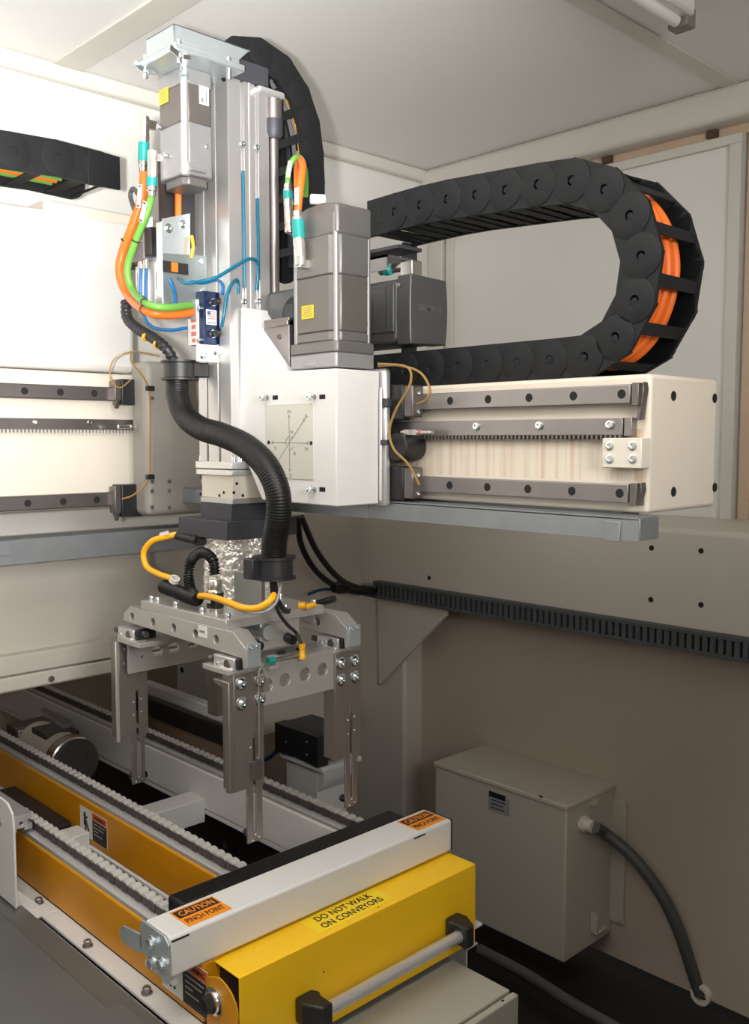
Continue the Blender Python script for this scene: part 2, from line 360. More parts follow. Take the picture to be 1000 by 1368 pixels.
# ------------------------------------------------------------------ cantilever beam (along Y)
XB = 1.58; yE = .905; BX = 1.845
Cn = thing('cantilever_beam', 'cream painted box beam with steel rails and a rack, open end bolted at right', 'beam', (1.71, 1.6, -.14))
zT, zBm = .121, -.139
MB().box(XB, BX, yE, 2.40, zBm, zT).build('beam_body', stain, Cn, bevel=.008, seg=3)
for u, v in ((899, 529), (954, 532), (899, 657), (954, 651)):
    p = PY(u, v, yE); hole(Cn, (p.x, yE-.0005, p.z), nY, .0085)
pv = .1063
for (za_, zb_) in ((.1015, .0655), (-.084, -.1195)):
    cz = (za_+zb_)/2
    r_ = MB().box(XB-.028, XB-.018, yE+.026, 2.36, zb_, za_).box(XB-.018, XB-.010, yE+.026, 2.36, zb_+.007, za_-.007).box(XB-.010, XB, yE+.026, 2.36, zb_+.001, za_-.001).build('guide_rail', steel, Cn, bevel=.002)
    for k in range(12):
        y = PX(830, 522, XB-.028).y+k*pv
        if y < 1.5: hole(r_, (XB-.0283, y, cz), nX, .0075)
    MB().box(XB-.030, XB, yE+.008, yE+.022, zb_-.004, za_+.002).prism([(yE+.005, za_+.004), (yE+.016, zb_-.004), (yE+.016, zb_-.030 if za_ > 0 else zb_-.004), (yE+.010, zb_-.030 if za_ > 0 else zb_-.004), (yE+.003, za_-.01)], 'X', XB-.02, XB-.002).build('rail_stop', steelD, Cn, bevel=.001)
a = PX(835, 558, XB-.022); b = PX(835, 581, XB-.022)
rk = MB().box(XB-.022, XB, a.y+.006, 2.3, b.z, a.z).box(XB-.02, XB, a.y-.012, a.y+.004, b.z-.002, a.z-.0).build('rack', steel, Cn, bevel=.001)
for u, v in ((814.5, 564), (720, 567), (636, 568)):
    p = PX(u, v, XB-.022); screw(rk, (XB-.022, p.y, (a.z+b.z)/2+.003), nX, .0085, .004)
y = a.y+.012
mb = MB()
while y < 1.62: mb.prism([(y-.0035, b.z+.001), (y+.0035, b.z+.001), (y+.0018, b.z-.008), (y-.0018, b.z-.008)], 'X', XB-.021, XB); y += .0102
mb.build('rack_teeth', steelD, Cn, kind='stuff')
a = PX(804, 585, XB-.032); b = PX(856, 626, XB-.032)
sb = MB().box(XB-.032, XB, b.y, a.y, b.z, a.z).build('stop_block', cream, Cn, bevel=.002)
for u in (814.5, 845):
    for v in (595.5, 613): p = PX(u, v, XB-.032); screw(sb, (XB-.032, p.y, p.z), nX, .0085, .003, chrome)
# tray under the cantilever
T2 = thing('cable_tray', 'galvanised tray hanging under the cantilever beam with a folded right end', 'tray', (1.6, 1.6, -.18))
MB().box(1.60, 1.66, .97, 2.3, -.162, -.139).build('hanger', galv, T2)
xt = 1.52; zt0 = PX(800, 692, xt).z; zt1 = PX(805, 719, xt).z
ye = PX(853, 700, xt).y
MB().box(xt, xt+.003, ye, 2.42, zt1, zt0).build('front_face', galv, T2); MB().box(xt+.003, xt+.070, ye, 2.42, zt1, zt1+.003).build('tray_bottom', galv, T2)
MB().box(xt+.002, xt+.070, ye-.001, ye+.002, zt1, zt0+.003).build('end_face', galv, T2, bevel=.001)
MB().box(xt+.003, xt+.070, ye+.002, 2.42, zt0+.002, zt0+.005).build('top_lip', galv, T2)
y0 = PX(807, 700, xt).y; y1 = PX(829, 700, xt).y; MB().box(xt-.003, xt, y1, y0, zt1-.004, zt0-.004).build('clip', galv, T2, bevel=.001)
y0 = PX(492, 690, xt).y; MB().box(xt-.002, xt, y0, 2.41, zt1-.001, zt0+.001).build('joint_sleeve', galv, T2)

# ------------------------------------------------------------------ drag chains
def link_meshes(Lk, h, D, relief=.0016, t=.012):
    def plate(near):
        b = MB(); y0 = 0 if near else D; d = -1 if near else 1      # d points out of the chain
        yi, yo = y0-d*t, y0-d*relief
        b.prism([(-Lk-.25*h, -h), (.0, -h), (.0, h), (-Lk-.25*h, h)], 'Y', min(yi, yo-d*.0006), max(yi, yo-d*.0006))
        b.lathe((0, yi, 0), (0, d, 0), [(0, 0), (h*1.0, 0), (h*1.0, t-relief*.4), (h*.965, t), (h*.24, t), (h*.20, t-.003), (h*.15, t-.0025), (0, t-.0015)], 32)
        b.box(-Lk*.72, -Lk*.40, *sorted((yo-d*.0007, yo+d*relief*.35)), -h*.40, h*.45)
        return b.mesh('chain_link', chainm, (0, 0, 0))
    def bar(s, wide):
        c = MB(); u0, u1 = ((-Lk*.92, -Lk*.12) if wide else (-Lk*.64, -Lk*.34)); c.box(u0, u1, t, D-t, s*h*.90-.002, s*h*.90+.002)
        if wide: c.box(-Lk*.60, -Lk*.44, t, D-t, s*h*.96-.002, s*h*.96+.004)
        return c.mesh('crossbar', chainm, (0, 0, 0))
    return plate(True), plate(False), bar
def drag_chain(root, pins, D, h, wdir, relief=.0016, inner=-1, wide=True):
    W = Vector(wdir); Lk = (Vector(pins[1])-Vector(pins[0])).length
    near, farp, bar = link_meshes(Lk, h, D, relief); bi, bo = bar(inner, wide), bar(-inner, False)
    for a, b in zip(pins, pins[1:]):
        a = Vector(a); b = Vector(b); x = (b-a).normalized(); z = x.cross(W)
        mt = Matrix((x, W, z)).transposed().to_4x4(); mt.translation = b-ORG[root.name]
        o = bpy.data.objects.new('chain_link', near); COL.objects.link(o); o.parent = root; o.matrix_local = mt; ORG[o.name] = b
        for nm, me in (('side_plate', farp), ('crossbar', bi), ('crossbar', bo)):
            c = bpy.data.objects.new(nm, me); COL.objects.link(c); c.parent = o; ORG[c.name] = b
XC = 1.61; INNER = -1
pins = [(XC, 1.69, .536), (XC, 1.607, .538), (XC, 1.524, .539), (XC, 1.441, .537), (XC, 1.358, .532), (XC, 1.275, .527), (XC, 1.192, .522), (XC, 1.109, .514), (XC, 1.033, .4826), (XC, .9765, .4235), (XC, .9505, .3442), (XC, .962, .2629), (XC, 1.003, .1965), (XC, 1.072, .163), (XC, 1.155, .162)]
pins += [(XC, 1.155+.083*k, .162) for k in range(1, 13)]
DC = thing('drag_chain', 'black cable drag chain looping over the cantilever beam with orange cables inside', 'cable carrier', (1.72, 1.6, .121))
drag_chain(DC, pins, .168, .0435, (1, 0, 0), .0018, INNER)
cen = [(p[1], p[2]) for p in pins]
for i, (dx, mt, nm, gz) in enumerate(((.045, orangec, 'orange power cable in the chain', 0), (.076, orangec, 'orange power cable in the chain', 0), (.107, orangec, 'orange power cable in the chain', 0), (.135, greenc, 'green signal cable in the chain', 0), (.03, greenc, 'green signal cable in the chain', 0))):
    rr = .0108 if i < 3 else .007
    pth = []
    for j, (y, z) in enumerate(cen):
        cy, cz = 1.14, .34; d = Vector((y-cy, z-cz)); out = .012 if (i < 3 and 6 < j < 14) else (-.012 if i >= 3 else 0)
        if j >= 14 or j <= 6: pth.append((XC+dx, y, z+(.014 if i < 3 else -.018 if j <= 6 else .0)))
        else: d = d.normalized()*(d.length+out); pth.append((XC+dx, cy+d.x, cz+d.y))
    MB().tube(pth, rr, 10).build('cable', mt, DC, label=nm)
# z chain behind the column
ZY = 1.90
zp = [PY(u, v, ZY) for u, v in ((296, 92), (322, 66), (352, 72), (382, 94), (402, 128), (415, 170), (419, 212), (420, 254), (420, 297), (420, 340), (420, 384))]
rs = [zp[0]]
cur = zp[0]; k = 1; Lk = .070                # resample at constant pitch
dens = []
for a, b in zip(zp, zp[1:]):
    for t in range(40): dens.append(a.lerp(b, t/40))
for q in dens:
    if (q-rs[-1]).length >= Lk: rs.append(q.copy())
ZCn = thing('drag_chain', 'black cable drag chain arching over the top of the column and down behind it', 'cable carrier', (1.66, 1.95, .40))
drag_chain(ZCn, [tuple(q) for q in rs], .13, .037, (0, 1, 0), .0007, INNER, False)
for dy, mt, rr in ((.045, yelc, .0065), (.07, M('grey_cable', (.18, .18, .2), .4), .006), (.095, black, .008)):
    MB().tube([(q.x-.004, q.y+dy, q.z) for q in rs], rr, 8).build('cable', mt, ZCn)
# left chain
LY = 2.50
LC = thing('drag_chain', 'straight length of black drag chain lying over the left gantry beam', 'cable carrier', (.8, 2.6, .62))
e0 = PY(160, 229, LY); Lp = .125
lpz = [(e0.x-.06-Lp*k, LY, e0.z+(-.004, .0, -.006, -.014, -.024, -.03, -.03)[min(k, 6)]) for k in range(0, 9)][::-1]
drag_chain(LC, lpz, .20, .049, (0, 1, 0), .0008, -INNER, False)
MB().prism([(e0.x-.10, e0.z-.052), (e0.x, e0.z-.052), (e0.x, e0.z+.040), (e0.x-.10, e0.z+.045)], 'Y', LY-.003, LY+.01).box(e0.x-.06, e0.x-.052, LY+.005, LY+.2, e0.z-.050, e0.z-.044).build('end_link', chainm, LC, bevel=.002)
for dy, mt in ((.06, greenc), (.09, orangec), (.12, greenc)):
    MB().tube([(e0.x-.15-k*.2, LY+dy, e0.z-.036) for k in range(5)], .008, 8).build('cable', mt, LC)

# ------------------------------------------------------------------ left carriage plate on the gantry beam
carrm = M('carriage_shaded', (.30, .28, .25), .45, var=.08)  # frame paint darkened to hold the shadow lying on the plate
K = thing('gantry_carriage', 'shade-darkened carriage plate with rounded corners carrying the cantilever', 'carriage', (1.55, 2.45, -.22))
zk0, zk1 = PY(200, 690, 2.40).z, PY(200, 482, 2.40).z; xk = PY(196, 600, 2.40).x
MB().box(xk, 1.9, 2.40, 2.49, zk0, zk1).build('plate', carrm, K, bevel=.02, seg=4)
for u in (203, 226):
    for v in (532, 643, 656, 678): p = PY(u, v, 2.40); screw(K, (p.x, 2.40, p.z), nY, .006, .002, steel)
for (v0, v1) in ((506, 541), (648, 690)):
    a = PY(163, v0, 2.46); b = PY(180, v1, 2.46)
    c_ = MB().box(a.x, xk+.02, 2.462, 2.52, b.z, a.z).build('bearing_block', black, K, bevel=.003)
    MB().box(a.x-.02, a.x, 2.466, 2.50, b.z+.012, a.z-.004).prism([(2.466, b.z+.012), (2.49, b.z+.012), (2.478, b.z-.012)], 'X', a.x-.016, a.x-.004).build('wiper', steelD, K, bevel=.002)
mb = MB().tube([PY(174, 508, 2.44), PY(160, 518, 2.42), PY(147, 505, 2.42), PY(152, 480, 2.42), PY(175, 470, 2.40), PY(205, 474, 2.40), PY(212, 476, 2.38)], .0022, 8); mb.build('lube_tube', amberT, K)
mb = MB().tube([PY(175, 472, 2.41), PY(176, 484, 2.40), PY(194, 508, 2.395), PY(200, 530, 2.395), PY(200, 600, 2.395), PY(198, 640, 2.395), PY(180, 660, 2.42), PY(163, 667, 2.45)], .0026, 8); mb.build('lube_tube', amberT, K)
for v in (519, 637): p = PY(200, v, 2.395); MB().box(p.x-.012, p.x+.012, 2.388, 2.40, p.z-.007, p.z+.007).build('tube_clip', black, K, bevel=.001)
p = PY(179, 570, 2.44); MB().cyl((p.x-.045, 2.45, p.z), (p.x, 2.45, p.z), .006).box(p.x-.008, p.x+.008, 2.44, 2.46, p.z-.006, p.z+.006).build('sensor', nickel, K)

# ------------------------------------------------------------------ head carriage with white cover
XP = 1.366; yc = 1.54
HC = thing('head_carriage', 'white cover plated carriage on the cantilever rails bearing an engraved axis diagram', 'carriage', (1.43, 1.7, -.15))
pts = [PX(449, 492, XP), PX(380, 496, XP), PX(321, 410, XP), PX(319, 592, XP), PX(350, 668, XP), PX(449, 677, XP)]
MB().prism([(p.y, p.z) for p in pts], 'X', XP, 1.497).build('cover_plate', white, HC, bevel=.003)
for u, v in ((357, 531), (420, 530), (420, 654)):
    p = PX(u, v, XP); screw(HC, (XP-.010, p.y, p.z), nX, .009, .010, chrome, 'adjusting_screw'); MB().cyl((XP-.010, p.y, p.z), (XP, p.y, p.z), .006).build('stud', steel, HC)
    q = PX(u+12, v, XP); MB().box(XP-.0004, XP+.001, q.y-.006, q.y+.014, q.z-.005, q.z+.005).build('slot', ductd, HC, bevel=.0)
a = PX(356, 541, XP); b = PX(420, 641, XP); pc = (a+b)/2
dp = MB().box(XP-.003, XP, b.y, a.y, b.z, a.z).build('diagram_plate', M('engraved_plate', (.58, .56, .49), .45, var=.03), HC, bevel=.0006)
xq = XP-.0034; c0 = PX(387, 592, XP-.003)
def L2(u0, v0, u1, v1, r=.0006, par=None):
    a_ = PX(u0, v0, XP-.003); b_2 = PX(u1, v1, XP-.003); a_.x = b_2.x = xq; return MB().cyl(a_, b_2, r, 6).build('engraved_line', inkg, dp)
L2(386, 556, 387, 628); L2(364, 591, 411, 592); L2(373, 613, 406, 561)
for u, v in ((386, 556), (387, 628), (411, 592), (364, 591), (406, 561)):
    p = PX(u, v, XP-.003); MB().ring((xq, p.y, p.z), (xq-.0003, p.y, p.z), .0035, .0022, 12).build('arrow_head', inkg, dp)
def arc(a0, a1, r):
    pt = [(xq, c0.y-r*math.cos(math.radians(t)), c0.z+r*math.sin(math.radians(t))) for t in range(a0, a1+1, 15)]
    MB().tube(pt, .0006, 6).build('engraved_arc', inkg, dp)
arc(45, 195, .0155); arc(255, 330, .0155)
for s, u, v in (('Z+', 386, 550), ('X-', 409, 556), ('θ+', 390, 577), ('Y-', 368, 599), ('Y+', 409, 600), ('θ-', 394, 606), ('Z-', 388, 635)):
    p = PX(u, v, XP-.003); text(s, (XP-.0032, p.y, p.z), (0, -1, 0), Zp, .0085, inkg, dp)
for u, v in ((359, 591), (415.5, 592)): p = PX(u, v, XP-.003); hole(HC, (XP-.0033, p.y, p.z), nX, .004)
# plate and bearing blocks between cover and beam
MB().box(1.500, 1.522, 1.525, 1.90, -.155, .160).build('base_plate', alub, HC, bevel=.008)
MB().cyl((1.494, 1.532, -.14), (1.494, 1.532, .115), .004).build('edge_bar', alub, HC)
for zc_ in (.083, -.102):
    MB().box(1.522, 1.548, 1.49, 1.88, zc_-.040, zc_+.040).build('bearing_block', black, HC, bevel=.004)
    MB().box(1.524, 1.562, 1.462, 1.49, zc_-.034, zc_+.038).build('wiper', steelD, HC, bevel=.004)
    screw(HC, (1.543, 1.462, zc_+.02), nY, .005, .003); screw(HC, (1.543, 1.462, zc_-.022), nY, .005, .003)
MB().cyl((1.512, 1.50, -.018), (1.578, 1.50, -.018), .032, 28).build('pinion_cover', black, HC, bevel=.002)
s_ = MB().cyl((1.53, 1.50, .015), (1.53, 1.405, .015), .005).box(1.524, 1.536, 1.45, 1.49, .009, .021).build('reference_sensor', nickel, HC)
MB().cyl((1.53, 1.445, .015), (1.53, 1.438, .015), .0058).build('red_ring', inkr, s_)
MB().tube([PX(505, 489, 1.5), PX(530, 488, 1.50), PX(560, 497, 1.50), PX(574, 520, 1.50), PX(568, 535, 1.50), PX(556, 540, 1.52)], .0028, 8).build('lube_tube', amberT, HC)
MB().tube([PX(505, 486, 1.49), PX(540, 489, 1.49), PX(549, 500, 1.49), PX(545, 520, 1.49), PX(530, 545, 1.49), PX(520, 575, 1.49), PX(526, 600, 1.49), PX(545, 620, 1.50), PX(560, 648, 1.52)], .0028, 8).build('lube_tube', amberT, HC)
MB().box(1.494, 1.51, 1.512, 1.53, .072, .092).box(1.49, 1.50, 1.51, 1.53, -.014, -.002).build('clip', dgrey, HC, bevel=.002)
# stepped side bracket above the plate
a = PX(352, 428, 1.39); b = PX(386, 495, 1.39)
bk = MB().box(1.39, 1.43, b.y, a.y, b.z-.01, a.z).box(1.385, 1.44, b.y, a.y-.01, a.z-.02, a.z-.006).build('clamp_bracket', steel, HC, bevel=.002)
for v in (450, 482): p = PX(373, v, 1.39); screw(bk, (1.39, p.y, p.z), nX, .006, .003, steelD)
MB().box(1.40, 1.47, b.y-.0, b.y+.03, b.z-.02, a.z+.03).build('side_block', dgrey, HC, bevel=.002)

# ------------------------------------------------------------------ servo motors
def yellow_tag(parent, c, right, w_, h_, rows=5):
    q = quadlabel(parent, 'rating_label', c, right, Zp, w_, h_, ylab, label='yellow rating label')
    R = Vector(right); N = R.cross(Vector(Zp)).normalized()
    for i in range(rows):
        wd = w_*(.75-.12*(i % 3)); MB().obox(Vector(c)+N*.0007+Vector(Zp)*(h_*(.32-i*.16)), R, Zp, N, wd/2, h_*.022, .0002).build('print_line', inkg, q)
def servo_vertical(root, x0, x1, y0, y1, z0, z1, bands, big=True, dome=False):
    cx, cy = (x0+x1)/2, (y0+y1)/2; w2, d2 = (x1-x0)/2, (y1-y0)/2
    def outline(k, c=.22):
        a, b = w2*k, d2*k; e = c
        return [(cx-a+a*e, cy-b), (cx+a-a*e, cy-b), (cx+a, cy-b+b*e), (cx+a, cy+b-b*e), (cx+a-a*e, cy+b), (cx-a+a*e, cy+b), (cx-a, cy+b-b*e), (cx-a, cy-b+b*e)]
    for (f0, f1, k, mt, nm, c) in bands:
        MB().prism(outline(k, c), 'Z', z0+(z1-z0)*f0, z0+(z1-z0)*f1).build(nm, mt, root, bevel=.003)
Rx = (1, 0, 0); Ry = (0, -1, 0)
# Y-axis servo standing on the head carriage
a = PX(392, 480, 1.385); yb = 1.548
SM = thing('servo_motor', 'tall grey servo motor standing upright on the white carriage cover', 'motor', (1.44, 1.62, .16))
X0, X1, Y0, Y1 = 1.377, 1.492, 1.553, a.y
z0, z1 = .158, PX(435, 268, 1.38).z
servo_vertical(SM, X0, X1, Y0, Y1, z0, z1, [(0, .09, 1.03, motorl, 'flange', .06), (.09, .16, 1.05, motorm, 'adapter_plate', .10), (.16, .22, 1.0, motorm, 'front_shield', .30), (.22, .56, .99, motorb, 'stator', .30), (.56, .80, 1.0, motorm, 'rear_shield', .30)])
MB().prism([(Y0, z0+.288), (Y1, z0+.288), (Y1, z1-.022), (Y0+(Y1-Y0)*.7, z1-.004), (Y0+(Y1-Y0)*.35, z1), (Y0, z1-.008)], 'X', X0+.004, X1-.004).build('encoder_cap', motorm, SM, bevel=.008, seg=3)
for (x_, y_) in ((X0+.010, Y0+.010), (X1-.010, Y0+.010), (X0+.010, Y1-.010)):
    MB().cyl((x_, y_, z0+.035), (x_, y_, z0+.335), .0065, 14).build('tie_rod', motorl, SM); screw(SM, (x_, y_, z0+.022), Zp, .008, .012, chrome)
p = PX(411, 417, X0); yellow_tag(SM, (X0-.0006, p.y, p.z), (0, -1, 0), .042, .030)
p = PX(413, 486, X0-.002); text('ALPHA', (X0-.006, p.y-.005, p.z), (0, -1, 0), Zp, .007, steelD, SM, name='raised_badge') if False else MB().box(X0-.0035, X0-.0015, p.y-.020, p.y+.020, p.z-.006, p.z+.006).build('raised_badge', motorl, SM, bevel=.001)
# Z-axis servo hanging beside the column
ZM = thing('servo_motor', 'silver servo motor hanging below the bent zinc cover at the top of the column', 'motor', (1.265, 1.965, .60))
xa, xb2, ya = 1.225, 1.312, 1.905; yb2 = PX(208, 150, xa).y
zz0, zz1 = PY(250, 246, ya).z+.012, PY(248, 88, ya).z
servo_vertical(ZM, xa, xb2, ya, yb2, zz0, zz1, [(.86, 1, 1.0, motorl, 'front_shield', .25), (.52, .86, .985, motorb, 'stator', .28), (.05, .52, 1.0, motorl, 'rear_shield', .28), (-.03, .05, .80, motorm, 'encoder_cap', .3)])
MB().cyl((xa+.006, ya+.006, zz0+.01), (xa+.006, ya+.006, zz1-.004), .0085, 16).build('tie_rod', alub, ZM)
MB().lathe((xa+.006, ya+.006, zz1+.0), Zp, [(0, -.03), (.011, -.03), (.011, -.015), (.009, -.01), (.009, .0), (0, 0)], 6).build('hex_nut', chrome, ZM)
p = PX(219, 129, xa); yellow_tag(ZM, (xa-.0012, p.y, p.z), (0, -1, 0), .040, .034)
p = PY(272, 128, ya); q = quadlabel(ZM, 'inspection_label', (p.x, ya-.0010, p.z), (1, 0, 0), Zp, .026, .042, paper, label='small white label')
MB().box(p.x+.004, p.x+.007, ya-.0024, ya-.0015, p.z-.014, p.z+.012).box(p.x-.009, p.x-.002, ya-.0024, ya-.0015, p.z-.016, p.z-.006).build('print_line', inkg, q)
p = PY(263, 228, ya); MB().cyl((p.x-.022, ya-.006, p.z), (p.x+.02, ya-.006, p.z), .004, 12).box(p.x-.026, p.x-.018, ya-.008, ya+.002, p.z-.006, p.z+.014).build('gasket_clip', motorl, ZM)
screw(ZM, (PY(276, 196, ya).x, ya, PY(276, 196, ya).z), nY, .004, .003)
# horizontal servo at right of the carriage
S2 = thing('servo_motor', 'dark cast servo motor lying behind the carriage with a lettered end cap', 'motor', (1.66, 1.62, .22))
mx0, mx1, my0 = 1.60, 1.728, 1.541; mz1 = PX(548, 366, mx0).z; mz0 = PX(548, 458, mx0).z
MB().box(mx0, mx1, my0+.045, 1.86, mz0+.004, mz1-.004).build('body', motor2m, S2, bevel=.012)
def bulge(b):
    n_ = 10; x0_, x1_ = mx0-.002, mx1+.002; ztop, zbot = mz1+.002, mz0-.002; pr = []
    for i in range(n_+1): t = -1+2*i/n_; pr.append((x0_+.003-.003*(1-t*t), zbot+(ztop-zbot)*i/n_))
    for i in range(n_+1): t = 1-2*i/n_; pr.append((x1_-.006+.006*(1-t*t), ztop-.004-(ztop-zbot-.008)*i/n_))
    b.prism(pr, 'Y', my0, my0+.045); return b
bulge(MB()).build('end_cap', motor2m, S2, bevel=.003)
zc_ = (mz0+mz1)/2
text('SIEMENS', ((mx0+mx1)/2+.004, my0-.0003, zc_+.006), Rx, Zp, .014, motorm, S2, depth=.0006, width=.082)
MB().box(mx0-.004, mx0, my0+.055, my0+.16, mz0+.03, mz1-.02).box(mx0-.007, mx0, my0+.05, my0+.075, mz0+.03, mz1-.018).build('side_rib', motor2m, S2, bevel=.003)
screw(S2, (mx0-.004, my0+.035, mz1-.022), nX, .005, .003, motorl)
p = PX(519, 359, 1.64); 
cn = MB().cyl(PX(508, 362, 1.63), PX(540, 356, 1.63), .011, 18).box(1.615, 1.65, PX(556, 350, 1.63).y, PX(540, 350, 1.63).y, mz1, mz1+.036).build('connector', nickel, S2, bevel=.002)
MB().cyl(PX(515, 361, 1.625), PX(522, 359.5, 1.625), .0132, 18).build('colour_band', teal, S2)
MB().box(1.60, 1.70, 1.62, 1.95, mz1+.05, mz1+.056).box(1.60, 1.604, 1.62, 1.95, mz1+.02, mz1+.056).build('chain_bracket', steel, DC)
MB().box(1.62, 1.70, 1.60, 1.80, .455, .463).build('mounting_plate', dgrey, DC); MB().box(1.740, 1.79, 1.70, 1.71, .205, .50).build('mounting_post', dgrey, DC, bevel=.002)
# dark block between column and servo
MB().cyl((1.46, 1.78, .29), (1.46, 1.70, .29), .055, 30).build('pinion_housing', black, HC, bevel=.004)
MB().box(1.42, 1.50, 1.72, 1.80, .16, .245).build('coupling', steel, HC, bevel=.01)
MB().box(1.44, 1.50, 1.76, 1.88, .15, .36).build('drive_box', motor2m, HC, bevel=.006)

# ------------------------------------------------------------------ connectors on motors
def connector(name_label, p_top, p_bot, r, mat_band, f0, f1, elbow=None, cat='connector'):
    p_top, p_bot = Vector(p_top), Vector(p_bot); d = p_bot-p_top; Lg = d.length
    R_ = thing('plug_connector', name_label, cat, p_bot)
    MB().lathe(p_top, d, [(0, 0), (r*.82, 0), (r*.82, Lg*.10), (r*.95, Lg*.12), (r*.95, Lg*f0), (r*1.0, Lg*f0), (r*1.0, Lg*.99), (r*.9, Lg), (0, Lg)], 20).build('shell', nickel, R_)
    MB().ring(p_top+d*f0, p_top+d*f1, r*1.07, r*.9, 24).build('colour_band', mat_band, R_)
    MB().ring(p_top+d*(f1+.04), p_top+d*(f1+.16), r*1.06, r*.9, 24).build('grip_ring', nickel, R_)
    if elbow: e = elbow(p_bot).build('elbow', nickel, R_, bevel=.002)
    return R_
def elb(r, dx, dy):
    return lambda p: MB().cyl(p+Vector((0, 0, .004)), p-Vector((0, 0, .018)), r, 18).obox(p+Vector((dx/2, dy/2, -.012)), (dx, dy, 0), (-dy, dx, 0), Zp, .020, r*.8, r*.8)
connector('teal banded plug angled into the upright motor on the white carriage', PX(397, 283, 1.36), PX(401, 345, 1.36), .0135, teal, .19, .58, elb(.013, .02, .0))
connector('teal banded plug partly behind the larger one on the upright motor', PX(384, 246, 1.385), PX(386, 300, 1.385), .0105, teal, .18, .38, elb(.01, .02, .01))
connector('left one of two teal banded plugs on the silver motor', PX(191, 230, 1.235), PX(193, 158, 1.235), .0125, teal, .20, .55, elb(.012, .02, 0))
connector('lower teal banded plug in front of another on the silver motor', PX(202, 262, 1.21), PX(204, 203, 1.21), .0125, teal, .22, .42, elb(.012, .02, 0))
for u, v in ((214, 170), (222, 208)):
    p = PX(u, v, 1.222); screw(ZM, (1.222, p.y, p.z), nX, .006, .008)

# ------------------------------------------------------------------ vertical column
X0c, X1c, Y0c, Y1c = 1.34, 1.462, 1.895, 2.036; zc0, zc1 = -.068, .858
CO = thing('vertical_column', 'tall slotted aluminium column of the pick head', 'column', (1.40, 1.965, zc0))
def col_outline():
    s, dp_ = .0045, .010; P_ = [(X0c, Y0c)]
    for x in (1.382, 1.425): P_ += [(x-s, Y0c), (x-s, Y0c+dp_), (x+s, Y0c+dp_), (x+s, Y0c)]
    P_ += [(X1c, Y0c), (X1c, Y1c), (X0c, Y1c)]
    for y in (1.998, 1.945): P_ += [(X0c, y+s), (X0c+dp_, y+s), (X0c+dp_, y-s), (X0c, y-s)]
    return P_
MB().prism(col_outline(), 'Z', zc0, zc1).build('extrusion', alu, CO, bevel=.0012)
MB().box(X0c-.0012, X0c+.002, Y0c-.0016, Y0c+.002, zc0, zc1).build('edge_glint', alub, CO); MB().box(1.4015, 1.4055, Y0c-.0016, Y0c+.001, zc0, zc1).build('edge_glint', alub, CO)  # raised bright strips that stand in for glints along the column edges
MB().box(X1c, X1c+.04, Y0c+.012, Y0c+.05, .15, zc1-.02).build('side_rail', alu, CO, bevel=.002)
p = PY(366, 130, 1.895)
MB().cyl((p.x, 1.90, .15), (p.x, 1.90, zc1-.02), .0125).build('guide_shaft', steel, CO)
MB().box(X1c-.045, p.x+.022, 1.875, 1.95, zc1-.022, zc1-.004).build('end_plate', alub, CO, bevel=.008, seg=3)
MB().cyl((p.x, 1.90, zc1-.022), (p.x, 1.90, zc1-.07), .022, 24).build('bumper_holder', steel, CO); MB().lathe((p.x, 1.90, zc1-.07), (0, 0, -1), [(0, 0), (.024, 0), (.024, .035), (.018, .046), (0, .046)], 24).build('bumper', dgrey, CO)
for u, v in ((319, 191), (343, 197), (318, 402), (343, 402)):
    p = PY(u, v, Y0c); screw(CO, (1.382 if u < 330 else 1.425, Y0c, p.z), nY, .0065, .004, chrome)
# blue air tubes lying in the slots
for sx, v0, v1 in ((1.382, 230, 385), (1.425, 262, 372)):
    MB().tube([(sx, Y0c-.001, PY(330, v0, Y0c).z), (sx, Y0c-.002, PY(330, (v0+v1)/2, Y0c).z), (sx, Y0c-.002, PY(330, v1, Y0c).z)], .0038, 8).build('slot_tube', blueT, CO, label='blue air tube in the slot')
# bottom clamp plates and block
MB().box(X0c-.006, X1c+.02, Y0c-.008, Y1c+.01, zc0-.006, zc0+.012).build('clamp_plate', alub, CO, bevel=.0015); MB().box(X0c-.005, X1c+.02, Y0c-.007, Y1c+.009, zc0-.022, zc0-.008).build('clamp_plate', alub, CO, bevel=.0015)
for x_, y_ in ((X0c+.006, Y0c-.001), (X0c+.004, Y1c-.002), (X0c+.026, Y0c-.002)): screw(CO, (x_, y_, zc0+.012), Zp, .0055, .014)
bl = MB().box(X0c+.003, X1c+.01, Y0c+.002, Y1c-.004, -.147, zc0-.022).build('bottom_block', cream, CO, bevel=.0015)
for u, v in ((268, 660), (293, 662), (299, 658)): p = PX(u, v, X0c+.003); hole(bl, (X0c+.0028, p.y, p.z), nX, .0035)
for u, v in ((312, 658), (324, 662), (316, 646)): p = PY(u, v, Y0c+.002); hole(bl, (p.x, Y0c+.0015, p.z), nY, .0035)
MB().box(X0c-.0, X1c+.02, Y0c, Y1c-.003, -.160, -.147).build('spacer', alu, CO, bevel=.001)
